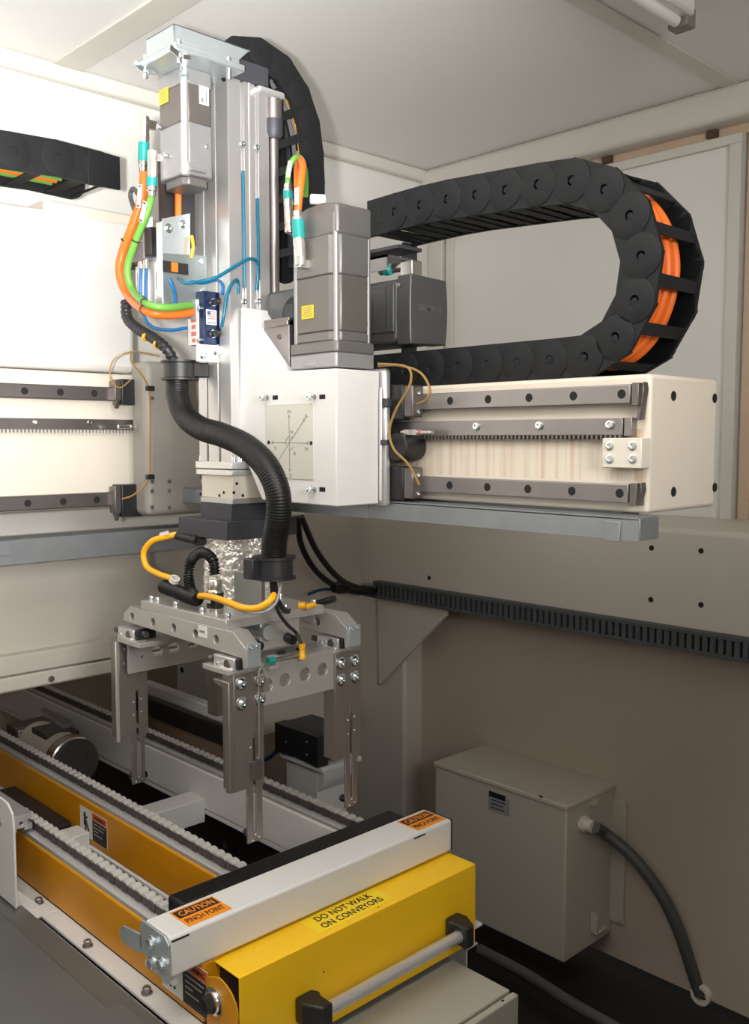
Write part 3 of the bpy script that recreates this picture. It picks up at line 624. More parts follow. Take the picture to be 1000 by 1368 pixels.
# bent zinc cover with belt plate on top
q = PY(232, 31, 1.86); q2 = PY(232, 57, 1.86); r1 = PY(334, 66, 1.86); r2 = PY(308, 90, 1.86); yl_ = PX(195, 50, q.x).y
BC = thing('belt_cover', 'bent zinc plated belt cover with wing screws on top of the column', 'cover', (q.x+.1, 1.95, q2.z-.02))
tt = .003
MB().prism([(q.x, q2.z), (r2.x, r2.z-.0), (r1.x, q.z), (q.x, q.z)], 'Y', 1.86, 1.863).box(q.x, q.x+tt, 1.86, yl_, q2.z, q.z).box(q.x, r1.x, 1.86, yl_, q.z-tt, q.z).build('cover', zinc, BC, bevel=.0008)
MB().prism([(r1.x-.05, q.z-.050)]+[(r1.x+.002+.022*math.cos(math.radians(t)), q.z-.028+.022*math.sin(math.radians(t))) for t in range(-90, 91, 15)]+[(r1.x-.05, q.z-.006)], 'Y', 1.90, 1.904).build('rear_tab', zinc, BC, bevel=.0008)
MB().box(q.x-.012, 1.352, 1.84, yl_+.012, q2.z-.022, q2.z-.006).build('belt_plate', zinc, BC, bevel=.003)
MB().box(q.x+.01, 1.345, 1.852, 1.862, q2.z-.006, q2.z+.008).build('edge_flange', zinc, BC, bevel=.002)
for x_, y_ in ((q.x+.008, 1.853), (q.x-.003, yl_), (1.315, 1.853)):
    screw(BC, (x_, y_, q2.z-.004), Zp, .006, .010); MB().cyl((x_, y_, q2.z-.045), (x_, y_, q2.z-.022), .006, 12).build('stud', chrome, BC)
def wing(p_):
    MB().obox(Vector(p_)+Vector((-.016, -.002, .010)), (1, .2, -.35), (0, 1, 0), (.35, 0, 1), .016, .0025, .006).obox(Vector(p_)+Vector((.014, -.002, .006)), (1, .2, .25), (0, 1, 0), (-.25, 0, 1), .012, .0025, .005).cyl(p_, Vector(p_)+Vector((0, 0, .01)), .006, 12).build('wing_nut', chrome, BC, bevel=.001)
wing(PY(241, 78, 1.84)); wing(PX(194, 98, q.x-.012))
MB().box(1.36, 1.46, 1.89, 2.0, zc1, q.z-.012).build('end_block', dgrey, BC, bevel=.003)

# ------------------------------------------------------------------ valve bracket at left of column
VB = thing('valve_bracket', 'bent zinc sheet bracket holding pneumatic valves left of the column', 'bracket', (1.30, 2.05, .20))
xv = 1.285
def PV(u, v, X=xv): p = PX(u, v, X); return (p.y, p.z)
# sheet seen behind: normal -Y face with two screws
YV = 1.99
a = PY(217, 292, YV); b = PY(254, 285, YV); c = PY(254, 343, YV); d = PY(217, 340, YV)
MB().prism([(a.x, a.z), (b.x, b.z), (c.x, c.z), (d.x, d.z)], 'Y', YV, YV+.003).build('sheet', zinc, VB, bevel=.0005)
a2 = PY(217, 338, YV-.01); b2 = PY(276, 342, YV-.01); c2 = PY(276, 430, YV-.01); d2 = PY(217, 420, YV-.01)
MB().prism([(a2.x, a2.z), (b2.x, b2.z), (c2.x, c2.z), (d2.x, d2.z)], 'Y', YV-.01, YV-.007, ).build('sheet', M('shaded_zinc', (.26, .30, .30), .4, .7, var=.12), VB, bevel=.0005)  # lower sheet is the same zinc, its shadow put into a darker colour
MB().box(a2.x-.003, a2.x, YV-.012, YV+.012, c2.z-.0, a.z-.01).build('side_flange', alub, VB, bevel=.0005)
for u, v in ((225, 305), (245, 300)): p = PY(u, v, YV); screw(VB, (p.x, YV, p.z), nY, .0075, .005, chrome, washer=True)
for u, v in ((268, 349), (270, 388)): p = PY(u, v, YV-.01); screw(VB, (p.x, YV-.01, p.z), nY, .0065, .004, chrome)
pt = PY(232, 358, YV-.012); MB().box(pt.x-.03, pt.x+.04, YV-.013, YV-.010, pt.z-.012, pt.z+.014).build('cut_out', ductd, VB); MB().box(pt.x-.008, pt.x+.008, YV-.018, YV-.012, pt.z-.01, pt.z+.012).build('relay', orangec, VB)
# lower left sheet (normal -X) with two printed strips
a = PX(183, 352, 1.26); b = PX(214, 420, 1.26)
MB().box(1.26, 1.263, b.y, a.y, b.z, a.z+.02).build('front_sheet', alub, VB, bevel=.0005)
for u, v0, v1 in ((209, 349, 400), (184, 355, 395)):
    p = PX(u, (v0+v1)/2, 1.259); q = quadlabel(VB, 'print_strip', (1.2594, p.y, p.z), (0, -1, 0), Zp, .020, (v1-v0)*.0018, paper)
    text('VALVE 1 0', (1.2586, p.y, p.z), (0, 0, 1), (0, 1, 0), .006, inkg, q, width=.06) if False else MB().box(1.2582, 1.2588, p.y-.0015, p.y+.0015, p.z-.022, p.z+.02).build('print_line', inkg, q)
# valve body
a = PX(176, 316, 1.25); b = PX(199, 348, 1.25)
VA = thing('air_valve', 'small grey air valve block with brass fittings left of the column', 'valve', (1.255, (a.y+b.y)/2, b.z))
MB().box(1.235, 1.26, b.y, a.y, b.z, a.z).build('body', M('valve_grey', (.17, .165, .18), .4, .3), VA, bevel=.002)
MB().box(1.238, 1.30, b.y-.030, b.y, b.z-.0+.008, a.z+.006).build('solenoid', black, VA, bevel=.002); MB().box(1.238, 1.27, a.y, a.y+.018, b.z-.01, a.z-.012).build('solenoid', black, VA, bevel=.002)
p = PX(216, 323, 1.23); MB().box(1.232, 1.25, p.y-.011, p.y+.011, p.z-.020, p.z+.020).build('plug', clear, VA, bevel=.003)
p = PX(195, 307, 1.25); MB().box(1.24, 1.262, p.y-.018, p.y+.025, p.z-.008, p.z+.003).build('blue_clip', blueT2, VA, bevel=.001); MB().box(1.24, 1.262, p.y-.014, p.y+.008, p.z+.003, p.z+.032).build('top_block', paper, VA, bevel=.002)
for u in (179, 184, 189): p = PX(u, 322, 1.235); screw(VA, (1.235, p.y, p.z), nX, .0035, .003)
for u in (188, 195):
    p = PX(u, 347, 1.245); MB().cyl(p, p-Vector((0, 0, .022)), .0075, 14).build('fitting', nickel, VA)
    MB().tube([p-Vector((0, 0, .02)), p-Vector((.002, 0, .06)), p-Vector((.002, 0, .10)), PX(u+3, 412, 1.245)], .0045, 8).build('air_tube', blueT2, VA)
# black cover behind motor with orange cable
a = PY(220, 248, 2.03); b = PY(262, 330, 2.03)
MB().box(a.x, 1.335, 2.03, 2.06, b.z, a.z+.06).build('backing_plate', black, VB)
# mounting lug, white casting left
MB().box(PX(200, 270, 1.30).x, 1.33, 2.06, 2.11, .47, .56).box(1.30, 1.33, 2.065, 2.10, .42, .50).build('cast_lug', cream, VB, bevel=.008)
pa = PY(238, 255, 2.02); MB().tube([PY(238, 245, 2.02), PY(238, 290, 2.02)], .008, 10).build('drop_cable', orangec, VB)
MB().tube([PY(256, 315, 1.98), PY(258, 330, 1.975), PY(255, 345, 1.98)], .004, 8).build('looped_wire', yelc, VB)
MB().tube([PX(180, 282, 1.28), PX(174, 262, 1.28), PX(178, 252, 1.28), PX(186, 262, 1.28)], .006, 8).build('grey_lead', conduit, VB)

# ------------------------------------------------------------------ blue pressure switch block + white terminal plate
a = PX(252, 390, 1.295); b = PX(272, 462, 1.295)
xbk = 1.300; yk0 = PX(272, 430, xbk).y; yk1 = PX(250, 430, xbk).y; kz1 = PX(272, 388, xbk).z; kz0 = PX(272, 459, xbk).z; xk1 = PY(295, 430, yk0).x
BB = thing('vacuum_block', 'navy blue block with a white side label and two black elbow fittings', 'block', ((xbk+xk1)/2, (yk0+yk1)/2, kz0))
MB().box(xbk, xk1, yk0, yk1, kz0, kz1).build('body', navy, BB, bevel=.001)
p = PX(258.5, 430, xbk); q = quadlabel(BB, 'side_label', (xbk-.0006, p.y, p.z-.002), (0, -1, 0), Zp, yk1-yk0-.024, (kz1-kz0)*.86, paper, label='white label with red vertical print')
for i, (dz, hz_, wy) in enumerate(((-.044, .012, .020), (-.028, .014, .026), (-.011, .013, .022), (.006, .015, .027), (.024, .012, .024), (.040, .013, .026))): MB().box(xbk-.0016, xbk-.0011, p.y-wy/2, p.y+wy/2-.004, p.z+dz-hz_/2, p.z+dz+hz_/2-.003).build('red_print', inkr, q)
p = PX(269.5, 432, xbk); 
for v in (412, 454): p = PX(267.5, v, xbk); screw(BB, (xbk, p.y, p.z), nX, .007, .006)
p = PY(282, 424, yk0); q = quadlabel(BB, 'flag_label', (p.x, yk0-.0006, p.z), (1, 0, 0), Zp, .030, .036, paper, label='white sticker with a flag, MADE IN USA')
for i in range(4): MB().box(p.x-.011, p.x+.012, yk0-.0016, yk0-.0011, p.z+.012-i*.0055, p.z+.0145-i*.0055).build('stripe', inkr, q)
MB().box(p.x-.012, p.x-.003, yk0-.0018, yk0-.0012, p.z+.005, p.z+.0145).build('canton', inkb, q); text('MADE IN USA', (p.x, yk0-.0012, p.z-.013), Rx, Zp, .004, ink, q, width=.024)
for v, up_ in ((404, 1), (446, 1)):
    p = PY(284, v, yk0); f_ = MB().cyl((p.x, yk0, p.z), (p.x, yk0-.014, p.z), .008, 16).cyl((p.x+.001, yk0-.010, p.z), (p.x+.020, yk0-.012, p.z+.006), .0065, 14).cyl((p.x+.018, yk0-.012, p.z+.004), (p.x+.022, yk0-.012, p.z+.024), .006, 14).build('elbow_fitting', black, BB)
    MB().ring((p.x, yk0-.001, p.z), (p.x, yk0-.003, p.z), .0095, .007, 18).build('ring', nickel, f_)
WP = thing('junction_plate', 'small white plate with two hex fittings below the navy block', 'plate', ((xbk+xk1)/2+.01, yk0, kz0-.05))
a = PY(263, 462, yk0-.002); b = PY(296, 485, yk0-.002)
MB().box(a.x+.004, xk1+.006, yk0-.002, yk0+.01, b.z, kz0-.002).build('plate', paper, WP, bevel=.0015)
for u, v in ((271, 476), (289, 471)): p = PY(u, v, yk0-.002); hexbolt(WP, (p.x, yk0-.002, p.z), nY, .0075, .012, chrome)

# ------------------------------------------------------------------ free cables and tubes
def cable(name, label, path, r, mat, cat='cable', **kw):
    P_ = [Vector(p) for p in path]; t = thing(name, label, cat, min(P_, key=lambda q_: q_.z)); MB().tube(P_, r, 12, **kw).build('jacket', mat, t); return t
c1 = cable('power_cable', 'thick orange cable hanging in a loop left of the column', [PX(193, 230, 1.235), PX(190, 262, 1.23), PX(178, 300, 1.22), PX(163, 340, 1.21), PX(160, 365, 1.205), PX(170, 393, 1.21), PY(195, 415, 1.985), PY(225, 420, 1.955), PY(256, 417, 1.965)], .0115, orangec)
c2 = cable('signal_cable', 'green cable running inside the orange loop left of the column', [PX(202, 262, 1.215), PX(196, 285, 1.205), PX(180, 325, 1.195), PX(170, 360, 1.19), PX(177, 388, 1.195), PY(196, 406, 1.965), PY(222, 411, 1.93), PY(255, 408, 1.955)], .009, greenc)
for (par, u, v, X, ang, h_) in ((c1, 186, 262, 1.212, 12, .055), (c2, 191, 283, 1.193, 28, .050)):
    p = PX(u, v, X); A = math.radians(ang); U = Vector((0, -math.sin(A), math.cos(A))); q = quadlabel(par, 'wire_tag', p, Vector((0, -1, 0)).cross(Vector((1, 0, 0))).cross(U) if False else Vector((0, -math.cos(A), -math.sin(A))), U, .018, h_, paper, label='white wire marker')
    for s in (1, -1): MB().obox(p+U*s*h_*.42+Vector((-.001, 0, 0)), (0, -math.cos(A), -math.sin(A)), U, (1, 0, 0), .006, .0015, .0006).build('print_mark', ink, q)
def tie(par, p, d, r):
    d = Vector(d).normalized(); MB().ring(p-d*.0018, p+d*.0018, r+.0012, r-.001, 18).build('cable_tie', black, par)
tie(c1, PX(168, 322, 1.2135), PX(163, 340, 1.21)-PX(178, 300, 1.22), .0115); tie(c2, PX(181, 322, 1.196), PX(170, 360, 1.19)-PX(196, 285, 1.205), .009)
tie(c1, PY(193, 414, 1.987), PY(195, 415, 1.985)-PX(170, 393, 1.21), .0115); tie(c2, PY(193, 404, 1.968), PY(196, 406, 1.965)-PX(177, 388, 1.195), .009)
cable('power_cable', 'orange cable arching down into the plug on the upright motor', [PX(397, 286, 1.36), PX(401, 250, 1.362), PX(404, 222, 1.39), PX(400, 214, 1.42), PX(397, 230, 1.45), PX(397, 260, 1.47)], .0085, orangec)
c4 = cable('signal_cable', 'green cable arching over the orange one beside the top plugs', [PX(384, 248, 1.385), PX(386, 225, 1.385), PX(394, 211, 1.40), PX(403, 213, 1.44), PX(408, 235, 1.47), PX(408, 262, 1.49)], .0065, greenc)
for u, v, X in ((386, 226, 1.375), (396, 262, 1.345)):
    p = PX(u, v, X); A = math.radians(14 if u == 386 else 3); q = quadlabel(c4, 'wire_tag', p, (0, -math.cos(A), -math.sin(A)), (0, -math.sin(A), math.cos(A)), .014, .036, paper, label='white wire marker')
p = PX(414, 266, 1.45); MB().cyl(p, p+Vector((.03, -.02, 0)), .012).build('cap_plug', paper, HC, bevel=.003)
# blue air tubes
cable('air_tube', 'blue air tube curving from the valves across the column front', [PY(238, 372, 1.93), PY(248, 378, 1.86), PY(268, 376, 1.86), PY(290, 370, 1.85), PY(315, 355, 1.86), PY(332, 346, 1.87), PY(343, 350, 1.88), PY(344, 370, 1.888), PY(342, 388, 1.893)], .0042, blueT, 'tube')
cable('air_tube', 'short blue tube bending from the lower elbow up into a column slot', [PY(296, 437, 1.86), PY(299, 420, 1.85), PY(302, 400, 1.85), PY(308, 382, 1.86), PY(315, 374, 1.88), PY(318, 378, 1.892), PY(318, 392, 1.893)], .0042, blueT, 'tube')
cable('air_tube', 'short bright blue tube from the upper elbow back over the navy block', [PY(297, 393, 1.86), PY(297, 380, 1.87), PY(288, 374, 1.90), PY(272, 378, 1.92), PY(255, 376, 1.95)], .004, blueT2, 'tube')
cable('air_tube', 'blue tube drooping under the cable loop to the navy block', [PX(190, 395, 1.245), PX(192, 420, 1.245), PX(202, 436, 1.25), PX(225, 441, 1.26), PX(250, 438, 1.285)], .0042, blueT2, 'tube')
cable('air_tube', 'blue tube dropping inside the bracket cut-out', [PY(225, 372, 1.93), PY(231, 385, 1.93), PY(234, 398, 1.94), PY(233, 410, 1.95)], .004, blueT2, 'tube')
sp = cable('sleeved_cable', 'black spiral wrapped cable bundle entering the upper hose clamp', [PX(168, 404, 1.25), PX(170, 425, 1.24), PX(185, 440, 1.235), PX(205, 452, 1.235), PX(222, 466, 1.245), PX(232, 482, 1.26)], .013, black, rib=.0012, pitch=.014)
for u, v, X in ((198, 449, 1.235), (213, 459, 1.24)):
    p = PX(u, v, X); MB().cyl(p+Vector((-.0035, .004, .001)), p+Vector((-.0035, -.002, -.005)), .0125, 14).build('yellow_gap', yelc, sp)

# ------------------------------------------------------------------ corrugated hose with its two clamps
hx = [PX(237, 505, 1.27), PX(238, 530, 1.265), PX(247, 555, 1.26), PX(268, 572, 1.255), PX(296, 581, 1.25), PX(328, 596, 1.25), PX(355, 622, 1.25), PX(370, 655, 1.255), PX(372, 690, 1.26), PX(367, 720, 1.265), PX(365, 750, 1.27)]
cable('corrugated_hose', 'thick black corrugated hose snaking down in front of the column', hx, .0285, rubber, 'hose', rib=.0003, pitch=.006)
def hose_clamp(label, u, v, X, r, hgt, arm):
    p = PX(u, v, X); o = thing('hose_clamp', label, 'clamp', p-Vector((0, 0, hgt)))
    MB().lathe(p, (0, 0, -1), [(.028, 0), (r+.006, 0), (r+.006, .005), (r, .007), (r, hgt-.007), (r+.006, hgt-.005), (r+.006, hgt), (.028, hgt), (.028, 0)], 32).build('clamp_ring', black, o)
    arm(p, o); return p
def arm1(p, o): MB().box(p.x+.01, 1.335, p.y-.035, p.y+.01, p.z-.040, p.z-.004).build('arm', black, o, bevel=.003)
hose_clamp('black hose clamp at the upper end of the corrugated hose', 240, 482, 1.272, .040, .048, arm1)
def arm2(p, o):
    MB().box(p.x-.06, p.x-.02, p.y+.0, p.y+.035, p.z-.048, p.z-.002).build('clamp_block', black, o, bevel=.003)
hose_clamp('black hose clamp at the lower end of the corrugated hose', 366, 743, 1.272, .042, .05, arm2)
MB().box(1.318, 1.330, 1.752, 1.862, -.4095, -.318).build('hose_support', M('grey_plate', (.33, .33, .31), .45, .4), label='grey upright plate carrying the lower hose clamp', cat='bracket', bevel=.002)

# ------------------------------------------------------------------ rotary unit under the column
RU = thing('rotary_unit', 'black stepped flange with a foil wrapped cylinder below the column', 'rotary unit', (1.40, 1.965, -.42))
a = PX(240, 640, X0c)
MB().box(X0c-.0, 1.47, 1.90, 2.035, -.202, -.160).build('neck_block', dgrey, RU, bevel=.002)
xr = 1.31; yr0 = PX(302, 700, xr).y; yr1 = PX(238, 695, xr).y
MB().prism([(xr, yr0), (1.53, yr0), (1.53, yr1-.02), (1.50, yr1), (xr+.03, yr1), (xr, yr1-.0)], 'Z', -.246, -.200).build('flange_plate', dgrey, RU, bevel=.002)
# crinkled foil wrap, a rounded square in plan
b = MB(); n = 240; rows = 90; cx, cy = 1.402, 1.960; rings = []; rnd = random.Random(3)
for j in range(rows+1):
    z = -.248-.160*j/rows; ring_ = []
    for i in range(n):
        t_ = 2*math.pi*i/n; c_, s_2 = math.cos(t_), math.sin(t_); rr = .071/((abs(c_)**5+abs(s_2)**5)**.2); rr += .0042*noise.noise(Vector((c_*6, s_2*6, z*75)))+.0026*noise.noise(Vector((c_*18, s_2*18, z*190)))
        ring_.append(b.bm.verts.new((cx+rr*c_, cy+rr*s_2*.98, z)))
    rings.append(ring_)
for a, c in zip(rings, rings[1:]):
    for i in range(n): b.bm.faces.new((a[i], a[(i+1) % n], c[(i+1) % n], c[i]))
b.bm.faces.new(rings[0]); b.bm.faces.new(rings[-1][::-1])
fo = b.build('foil_wrap', foil, RU)
fo.data.polygons.foreach_set('use_smooth', [True]*len(fo.data.polygons))
# sensors / connectors around
p0, p1 = PX(236, 716, 1.29), PX(262, 722, 1.31)
MB().cyl(p0, p1, .010, 16).cyl(p1, p1+Vector((.05, 0, 0)), .014, 16).build('side_plug', black, RU)

# ------------------------------------------------------------------ gripper
gx0, gx1, gy0, gy1 = 1.184, 1.586, 1.70, 2.215; gcx = 1.385
GR = thing('gripper', 'grey aluminium four leg gripper hanging below the foil wrapped cylinder', 'gripper', (gcx, 1.955, -.45))
zp0, zp1 = -.432, -.410
tp = MB().prism([(1.213, 1.745), (1.505, 1.745), (1.505, 2.12), (1.213, 2.12)], 'Z', zp0, zp1).build('top_plate', aluG, GR, bevel=.0015)
for x_, y_ in ((1.232, 2.10), (1.232, 2.07), (1.232, 1.985), (1.232, 1.87), (1.232, 1.765), (1.49, 1.765), (1.49, 1.90), (1.40, 1.765), (1.49, 2.08)):
    screw(GR, (x_, y_, zp1), Zp, .0065, .012, chrome)
def sidebar(xf, w_):
    y0_, y1_ = 1.672, 2.208; zt_, zb_ = -.432, -.487
    pts_ = [(y0_, -.462), (y0_, -.510), (y0_+.010, -.510), (y0_+.012, zb_-.0), (y1_, zb_+.012), (y1_, -.455), (y1_-.035, zt_), (y0_+.045, zt_)]
    ys_ = [2.165, 2.062, 1.965, 1.87, 1.785]
    return MB().prism(pts_, 'X', xf, xf+w_, holes=[(y, -.459, .0105) for y in ys_]).build('side_bar', aluG, GR, bevel=.001)
s1 = sidebar(1.212, .042); s2 = sidebar(1.517, .042)
for xf in (1.212, 1.517):
    MB().box(xf+.002, xf+.040, 1.667, 1.672, -.506, -.455).build('end_cover', zinc, GR, bevel=.0008)
    for dx in (.012, .030): screw(GR, (xf+dx, 1.667, -.462), nY, .0035, .002)
q = quadlabel(GR, 'number_plate', (1.2112, 1.838, -.449), (0, -1, 0), Zp, .034, .026, paper, t=.001, label='small white number plate')
MB().box(1.2095, 1.2103, 1.828, 1.848, -.451, -.446).build('print_line', inkg, q)
# guide carriages under the bars, cross plates, legs
for (yc_, sgn) in ((1.735, 1), (2.175, -1)):
    for xc_ in (1.225, 1.535):
        g_ = MB().box(xc_-.024, xc_+.028, yc_-.035, yc_+.045, -.516, -.490).box(xc_-.028, xc_+.03, yc_-.03, yc_+.04, -.526, -.512).build('guide_carriage', alub, GR, bevel=.002)
        MB().box(xc_-.02, xc_+.036, yc_-.046, yc_-.035, -.514, -.488).build('wiper', black, g_, bevel=.002)
        MB().cyl((xc_-.0265, yc_-.01, -.505), (xc_-.022, yc_-.01, -.505), .011, 16).build('recess', steelD, g_)
        MB().cyl((xc_, yc_-.060, -.500), (xc_, yc_-.046, -.500), .008, 12).cyl((xc_-.018, yc_+.052, -.503), (xc_-.018, yc_+.066, -.503), .007, 12).build('stop_screw', steelD, GR)
        screw(GR, (xc_-.028, yc_+.02, -.507), nX, .005, .004)
zc_t, zc_b = -.527, -.615
for (yf, far) in ((1.708, False), (2.190, True)):
    hx_ = [(1.30, -.568, .016), (1.352, -.565, .016), (1.412, -.562, .016), (1.468, -.56, .016)]
    MB().prism([(1.215, zc_t), (1.572, zc_t), (1.572, zc_b), (1.215, zc_b)], 'Y', yf, yf+.012, holes=hx_).build('cross_plate', aluG, GR, bevel=.001)
    MB().box(1.190, 1.575, yf-.0 if not far else yf-.10, yf+.10 if not far else yf+.012, zc_t, zc_t+.012).build('carriage_shelf', aluG, GR, bevel=.001)
    for x_ in (1.38, 1.44): MB().cyl((x_, yf+.05 if not far else yf-.05, zc_t+.012), (x_, yf+.05 if not far else yf-.05, zc_t+.017), .011, 18).build('plug', black, GR)
def leg(xo, xi, yo, near, flangeleft):
    # main web facing -Y from xo..xi, with flange along Y, lower narrow blade with a slot
    w0, w1 = xo, xi; s_ = .004; t_ = .005; y0_, y1_ = yo, yo+t_
    zt_, zs, zb_ = -.527, -.795, -.925
    bx0 = w0+.034 if near == 'f' else w0+.032; bx1 = w1-.006 if near == 'f' else w1-.012
    o = MB()
    xm = (bx0+bx1)/2
    o.prism([(w0, zt_), (w1, zt_), (w1, zs+.01), (bx1, zs-.01), (bx1, zs-.02), (xm+s_, zs-.02), (xm+s_, -.67), (xm-s_, -.67), (xm-s_, zs-.02), (bx0, zs-.02), (bx0, zs), (w0, zs+.0)], 'Y', y0_, y1_)
    o.prism([(bx0, zs-.02), (xm-s_, zs-.02), (xm-s_, zb_+.022), (xm+s_, zb_+.022), (xm+s_, zs-.02), (bx1, zs-.02), (bx1, zb_), (bx0, zb_)], 'Y', y0_, y1_)
    o.box(w0, w0+t_, yo+t_, yo+.045, zs, zt_)
    ob = o.build('leg', brush, GR, bevel=.001)
    pins_ = [(xm-.012, -.70), (xm+.010, -.695), (xm-.012, -.735), (xm+.010, -.73), (xm, zb_+.018), (xm-.008, zb_+.006), (xm+.010, zb_+.009)]
    for (x_, z_) in pins_: screw(ob, (x_, y0_, z_), nY, .0022, .0018)
    MB().box(bx1-.001, bx1+.003, yo+t_, yo+.018, zb_+.006, zb_+.016).cyl((xm-.006, yo+t_, zb_+.016), (xm-.006, yo+.03, zb_+.016), .009, 12).build('finger_pad', black, ob)
    return ob, xm
l1, xm1 = leg(1.200, 1.283, gy0, 'f', 1)
l2_, xm2 = leg(1.503, 1.588, gy0, 'r', 1)
l3, xm3 = leg(1.200, 1.283, gy1, 'l', 1)
l4, xm4 = leg(1.503, 1.588, gy1, 'b', 1)
# outer flange sheet of the near legs (wide flange toward -X)
MB().prism([(gy0+.003, -.527), (gy0+.014, -.795), (gy0+.003, -.795)][:0] or [(gy0, -.795), (gy0, -.540), (gy0+.06, -.540), (gy0+.06, -.548), (gy0+.022, -.558), (gy0+.016, -.575), (gy0+.016, -.795)], 'X', 1.186, 1.200).build('leg_flange', brush, GR, bevel=.002)
MB().box(1.190, 1.200, gy1+.0, gy1+.006, -.80, -.530).build('leg_flange', aluG, GR, bevel=.002)
for (ux, vy) in ((322, 913), (347, 909), (323, 940), (347, 934), (455, 886), (474, 882), (456, 908), (474, 904)):
    p = PY(ux, vy, gy0)
    def fn(b): b.lathe((0, 0, 0), nY, [(0, 0), (.0155, 0), (.0155, .002), (.0125, .003), (.012, .005), (.008, .010), (.0035, .011), (.003, .008), (0, .008)], 22)
    stamp(('pan',), fn, 'pan_screw', chrome, GR, (p.x, gy0, p.z))
for (ux, vy) in ((169, 888), (169, 868), (192, 878)):
    p = PY(ux, vy, 2.19-.012); screw(GR, (p.x, 2.19, p.z), nY, .004, .002, steel)
# bent rod, sensor with yellow plug
MB().tube([PY(346, 1010, gy0-.012), PY(345.5, 950, gy0-.012), PY(345.5, 902, gy0-.012), PY(347, 893, gy0-.012), PY(353, 890, gy0-.012), PY(369, 887, gy0-.012)], .0025, 8).build('bent_rod', nickel, GR)
p = PY(342, 1024, gy0-.006); MB().box(p.x-.012, p.x+.014, gy0-.010, gy0, p.z-.03, p.z+.014).build('slide_clip', steelD, GR, bevel=.001)
sn = MB().cyl(PY(366, 882, 1.688), PY(402, 875, 1.688), .0055, 14).build('sensor', nickel, GR); MB().cyl(PY(358, 883.5, 1.688), PY(366, 882, 1.688), .0085, 14).build('green_tip', teal, sn, label='green sensor tip')
MB().box(PY(360, 880, 1.69).x, PY(372, 880, 1.69).x, 1.690, 1.708, PY(366, 894, 1.69).z, PY(366, 877, 1.69).z).build('sensor_bracket', alub, GR, bevel=.001)
MB().lathe(PY(403.5, 877, 1.685), (0, 0, 1), [(0, -.005), (.009, -.005), (.009, .004), (.0065, .008), (.0065, .018), (.0085, .022), (.0085, .031), (0, .031)], 14).build('yellow_plug', yelc, GR)
# centre mount under plate
MB().box(1.32, 1.44, 1.76, 1.82, -.50, zp0).build('centre_block', aluG, GR, bevel=.003)
for x_ in (1.30, 1.40): MB().cyl((x_, 1.76, -.478), (x_, 1.735, -.482), .012, 16).build('air_fitting', black, GR)
MB().cyl((1.335, 1.745, -.455), (1.335, 1.80, -.455), .018, 20).build('cylinder', zinc, GR)
p = PX(416, 824, 1.51); MB().box(1.508, 1.512, p.y-.012, p.y+.028, p.z-.014, p.z+.014).build('arrow_plate', aluG, GR, bevel=.001)
MB().cyl(PX(418, 808, 1.535), PX(446, 800, 1.535), .009, 12).build('black_coupler', black, GR); MB().cyl(PX(399, 809, 1.43), PX(408, 809, 1.44), .0085, 12).cyl(PX(410, 811, 1.44), PX(421, 807, 1.45), .007, 12).build('yellow_joint', yelc, GR)

# hoses & plug on gripper top
pc_ = PX(287, 770, 1.24)
TC = thing('plug_connector', 'black and nickel round plug standing on the gripper plate', 'connector', PX(287, 818, 1.24))
zt_ = PX(287, 766, 1.24).z; x_, y_ = 1.25, 1.262*0+PX(287, 790, 1.25).y
MB().lathe((x_, y_, -.410), Zp, [(0, 0), (.0195, 0), (.0195, .012), (.018, .014), (.018, .052), (.0155, .056), (.0165, .060), (.0165, .076), (.014, .080), (0, .080)], 26).build('shell', nickel, TC)
MB().ring((x_, y_, -.396), (x_, y_, -.360), .0205, .017, 26).build('grip', black, TC); quadlabel(TC, 'print_strip', (x_-.0212, y_-.002, -.378), (0, -1, 0), Zp, .022, .011, paper)
hs = cable('corrugated_hose', 'small black corrugated hose bent in a hoop in front of the foil', [PX(287, 768, 1.25), PX(284, 748, 1.25), PX(270, 738, 1.25), PX(256, 748, 1.25), PX(252, 768, 1.245), PX(255, 788, 1.235), PX(264, 800, 1.225)], .0115, rubber, 'hose', rib=.0018, pitch=.008)
cable('corrugated_hose', 'short fat black hose lying on the gripper plate', [PX(219, 784, 1.24), PX(235, 790, 1.235), PX(252, 797, 1.23), PX(264, 801, 1.225)], .0165, rubber, 'hose', rib=.0014, pitch=.008)
yc1 = cable('yellow_cable', 'yellow cable looping out left beside the foil cylinder', [PX(236, 714, 1.29), PX(222, 717, 1.27), PX(203, 723, 1.25), PX(192, 738, 1.24), PX(196, 757, 1.24), PX(212, 767, 1.24), PX(228, 773, 1.245), PX(236, 782, 1.25)], .0078, yelc)
p = PX(219, 713, 1.262); quadlabel(yc1, 'wire_tag', p, (0, -1, .22), (0, .22, 1), .044, .010, paper, label='white wire marker')
MB().ring(PX(232, 777, 1.235), PX(234, 772, 1.235), .012, .009, 16).build('cable_tie', paper, yc1)
cable('yellow_cable', 'yellow cable sagging across the gripper plate under the lower clamp', [PX(264, 796, 1.23), PX(280, 797, 1.225), PX(303, 804, 1.215), PX(325, 812, 1.21), PX(345, 812, 1.215), PX(360, 803, 1.23), PX(366, 795, 1.25)], .0078, yelc)
cable('grey_cable', 'thin grey cable following the yellow cable to the sensor plug', [PX(305, 808, 1.215), PX(330, 818, 1.21), PX(352, 818, 1.215), PX(368, 806, 1.24), PX(374, 785, 1.26), PX(373, 772, 1.27)], .0032, M('grey_jacket', (.25, .25, .27), .4))
cable('sensor_cable', 'black braided lead falling from the lower clamp to the yellow plug', [PX(362, 772, 1.275), PX(364, 795, 1.28), PX(372, 818, 1.30), PX(384, 835, 1.34), PX(395, 845, 1.38), PY(402, 860, 1.685)], .0042, black)
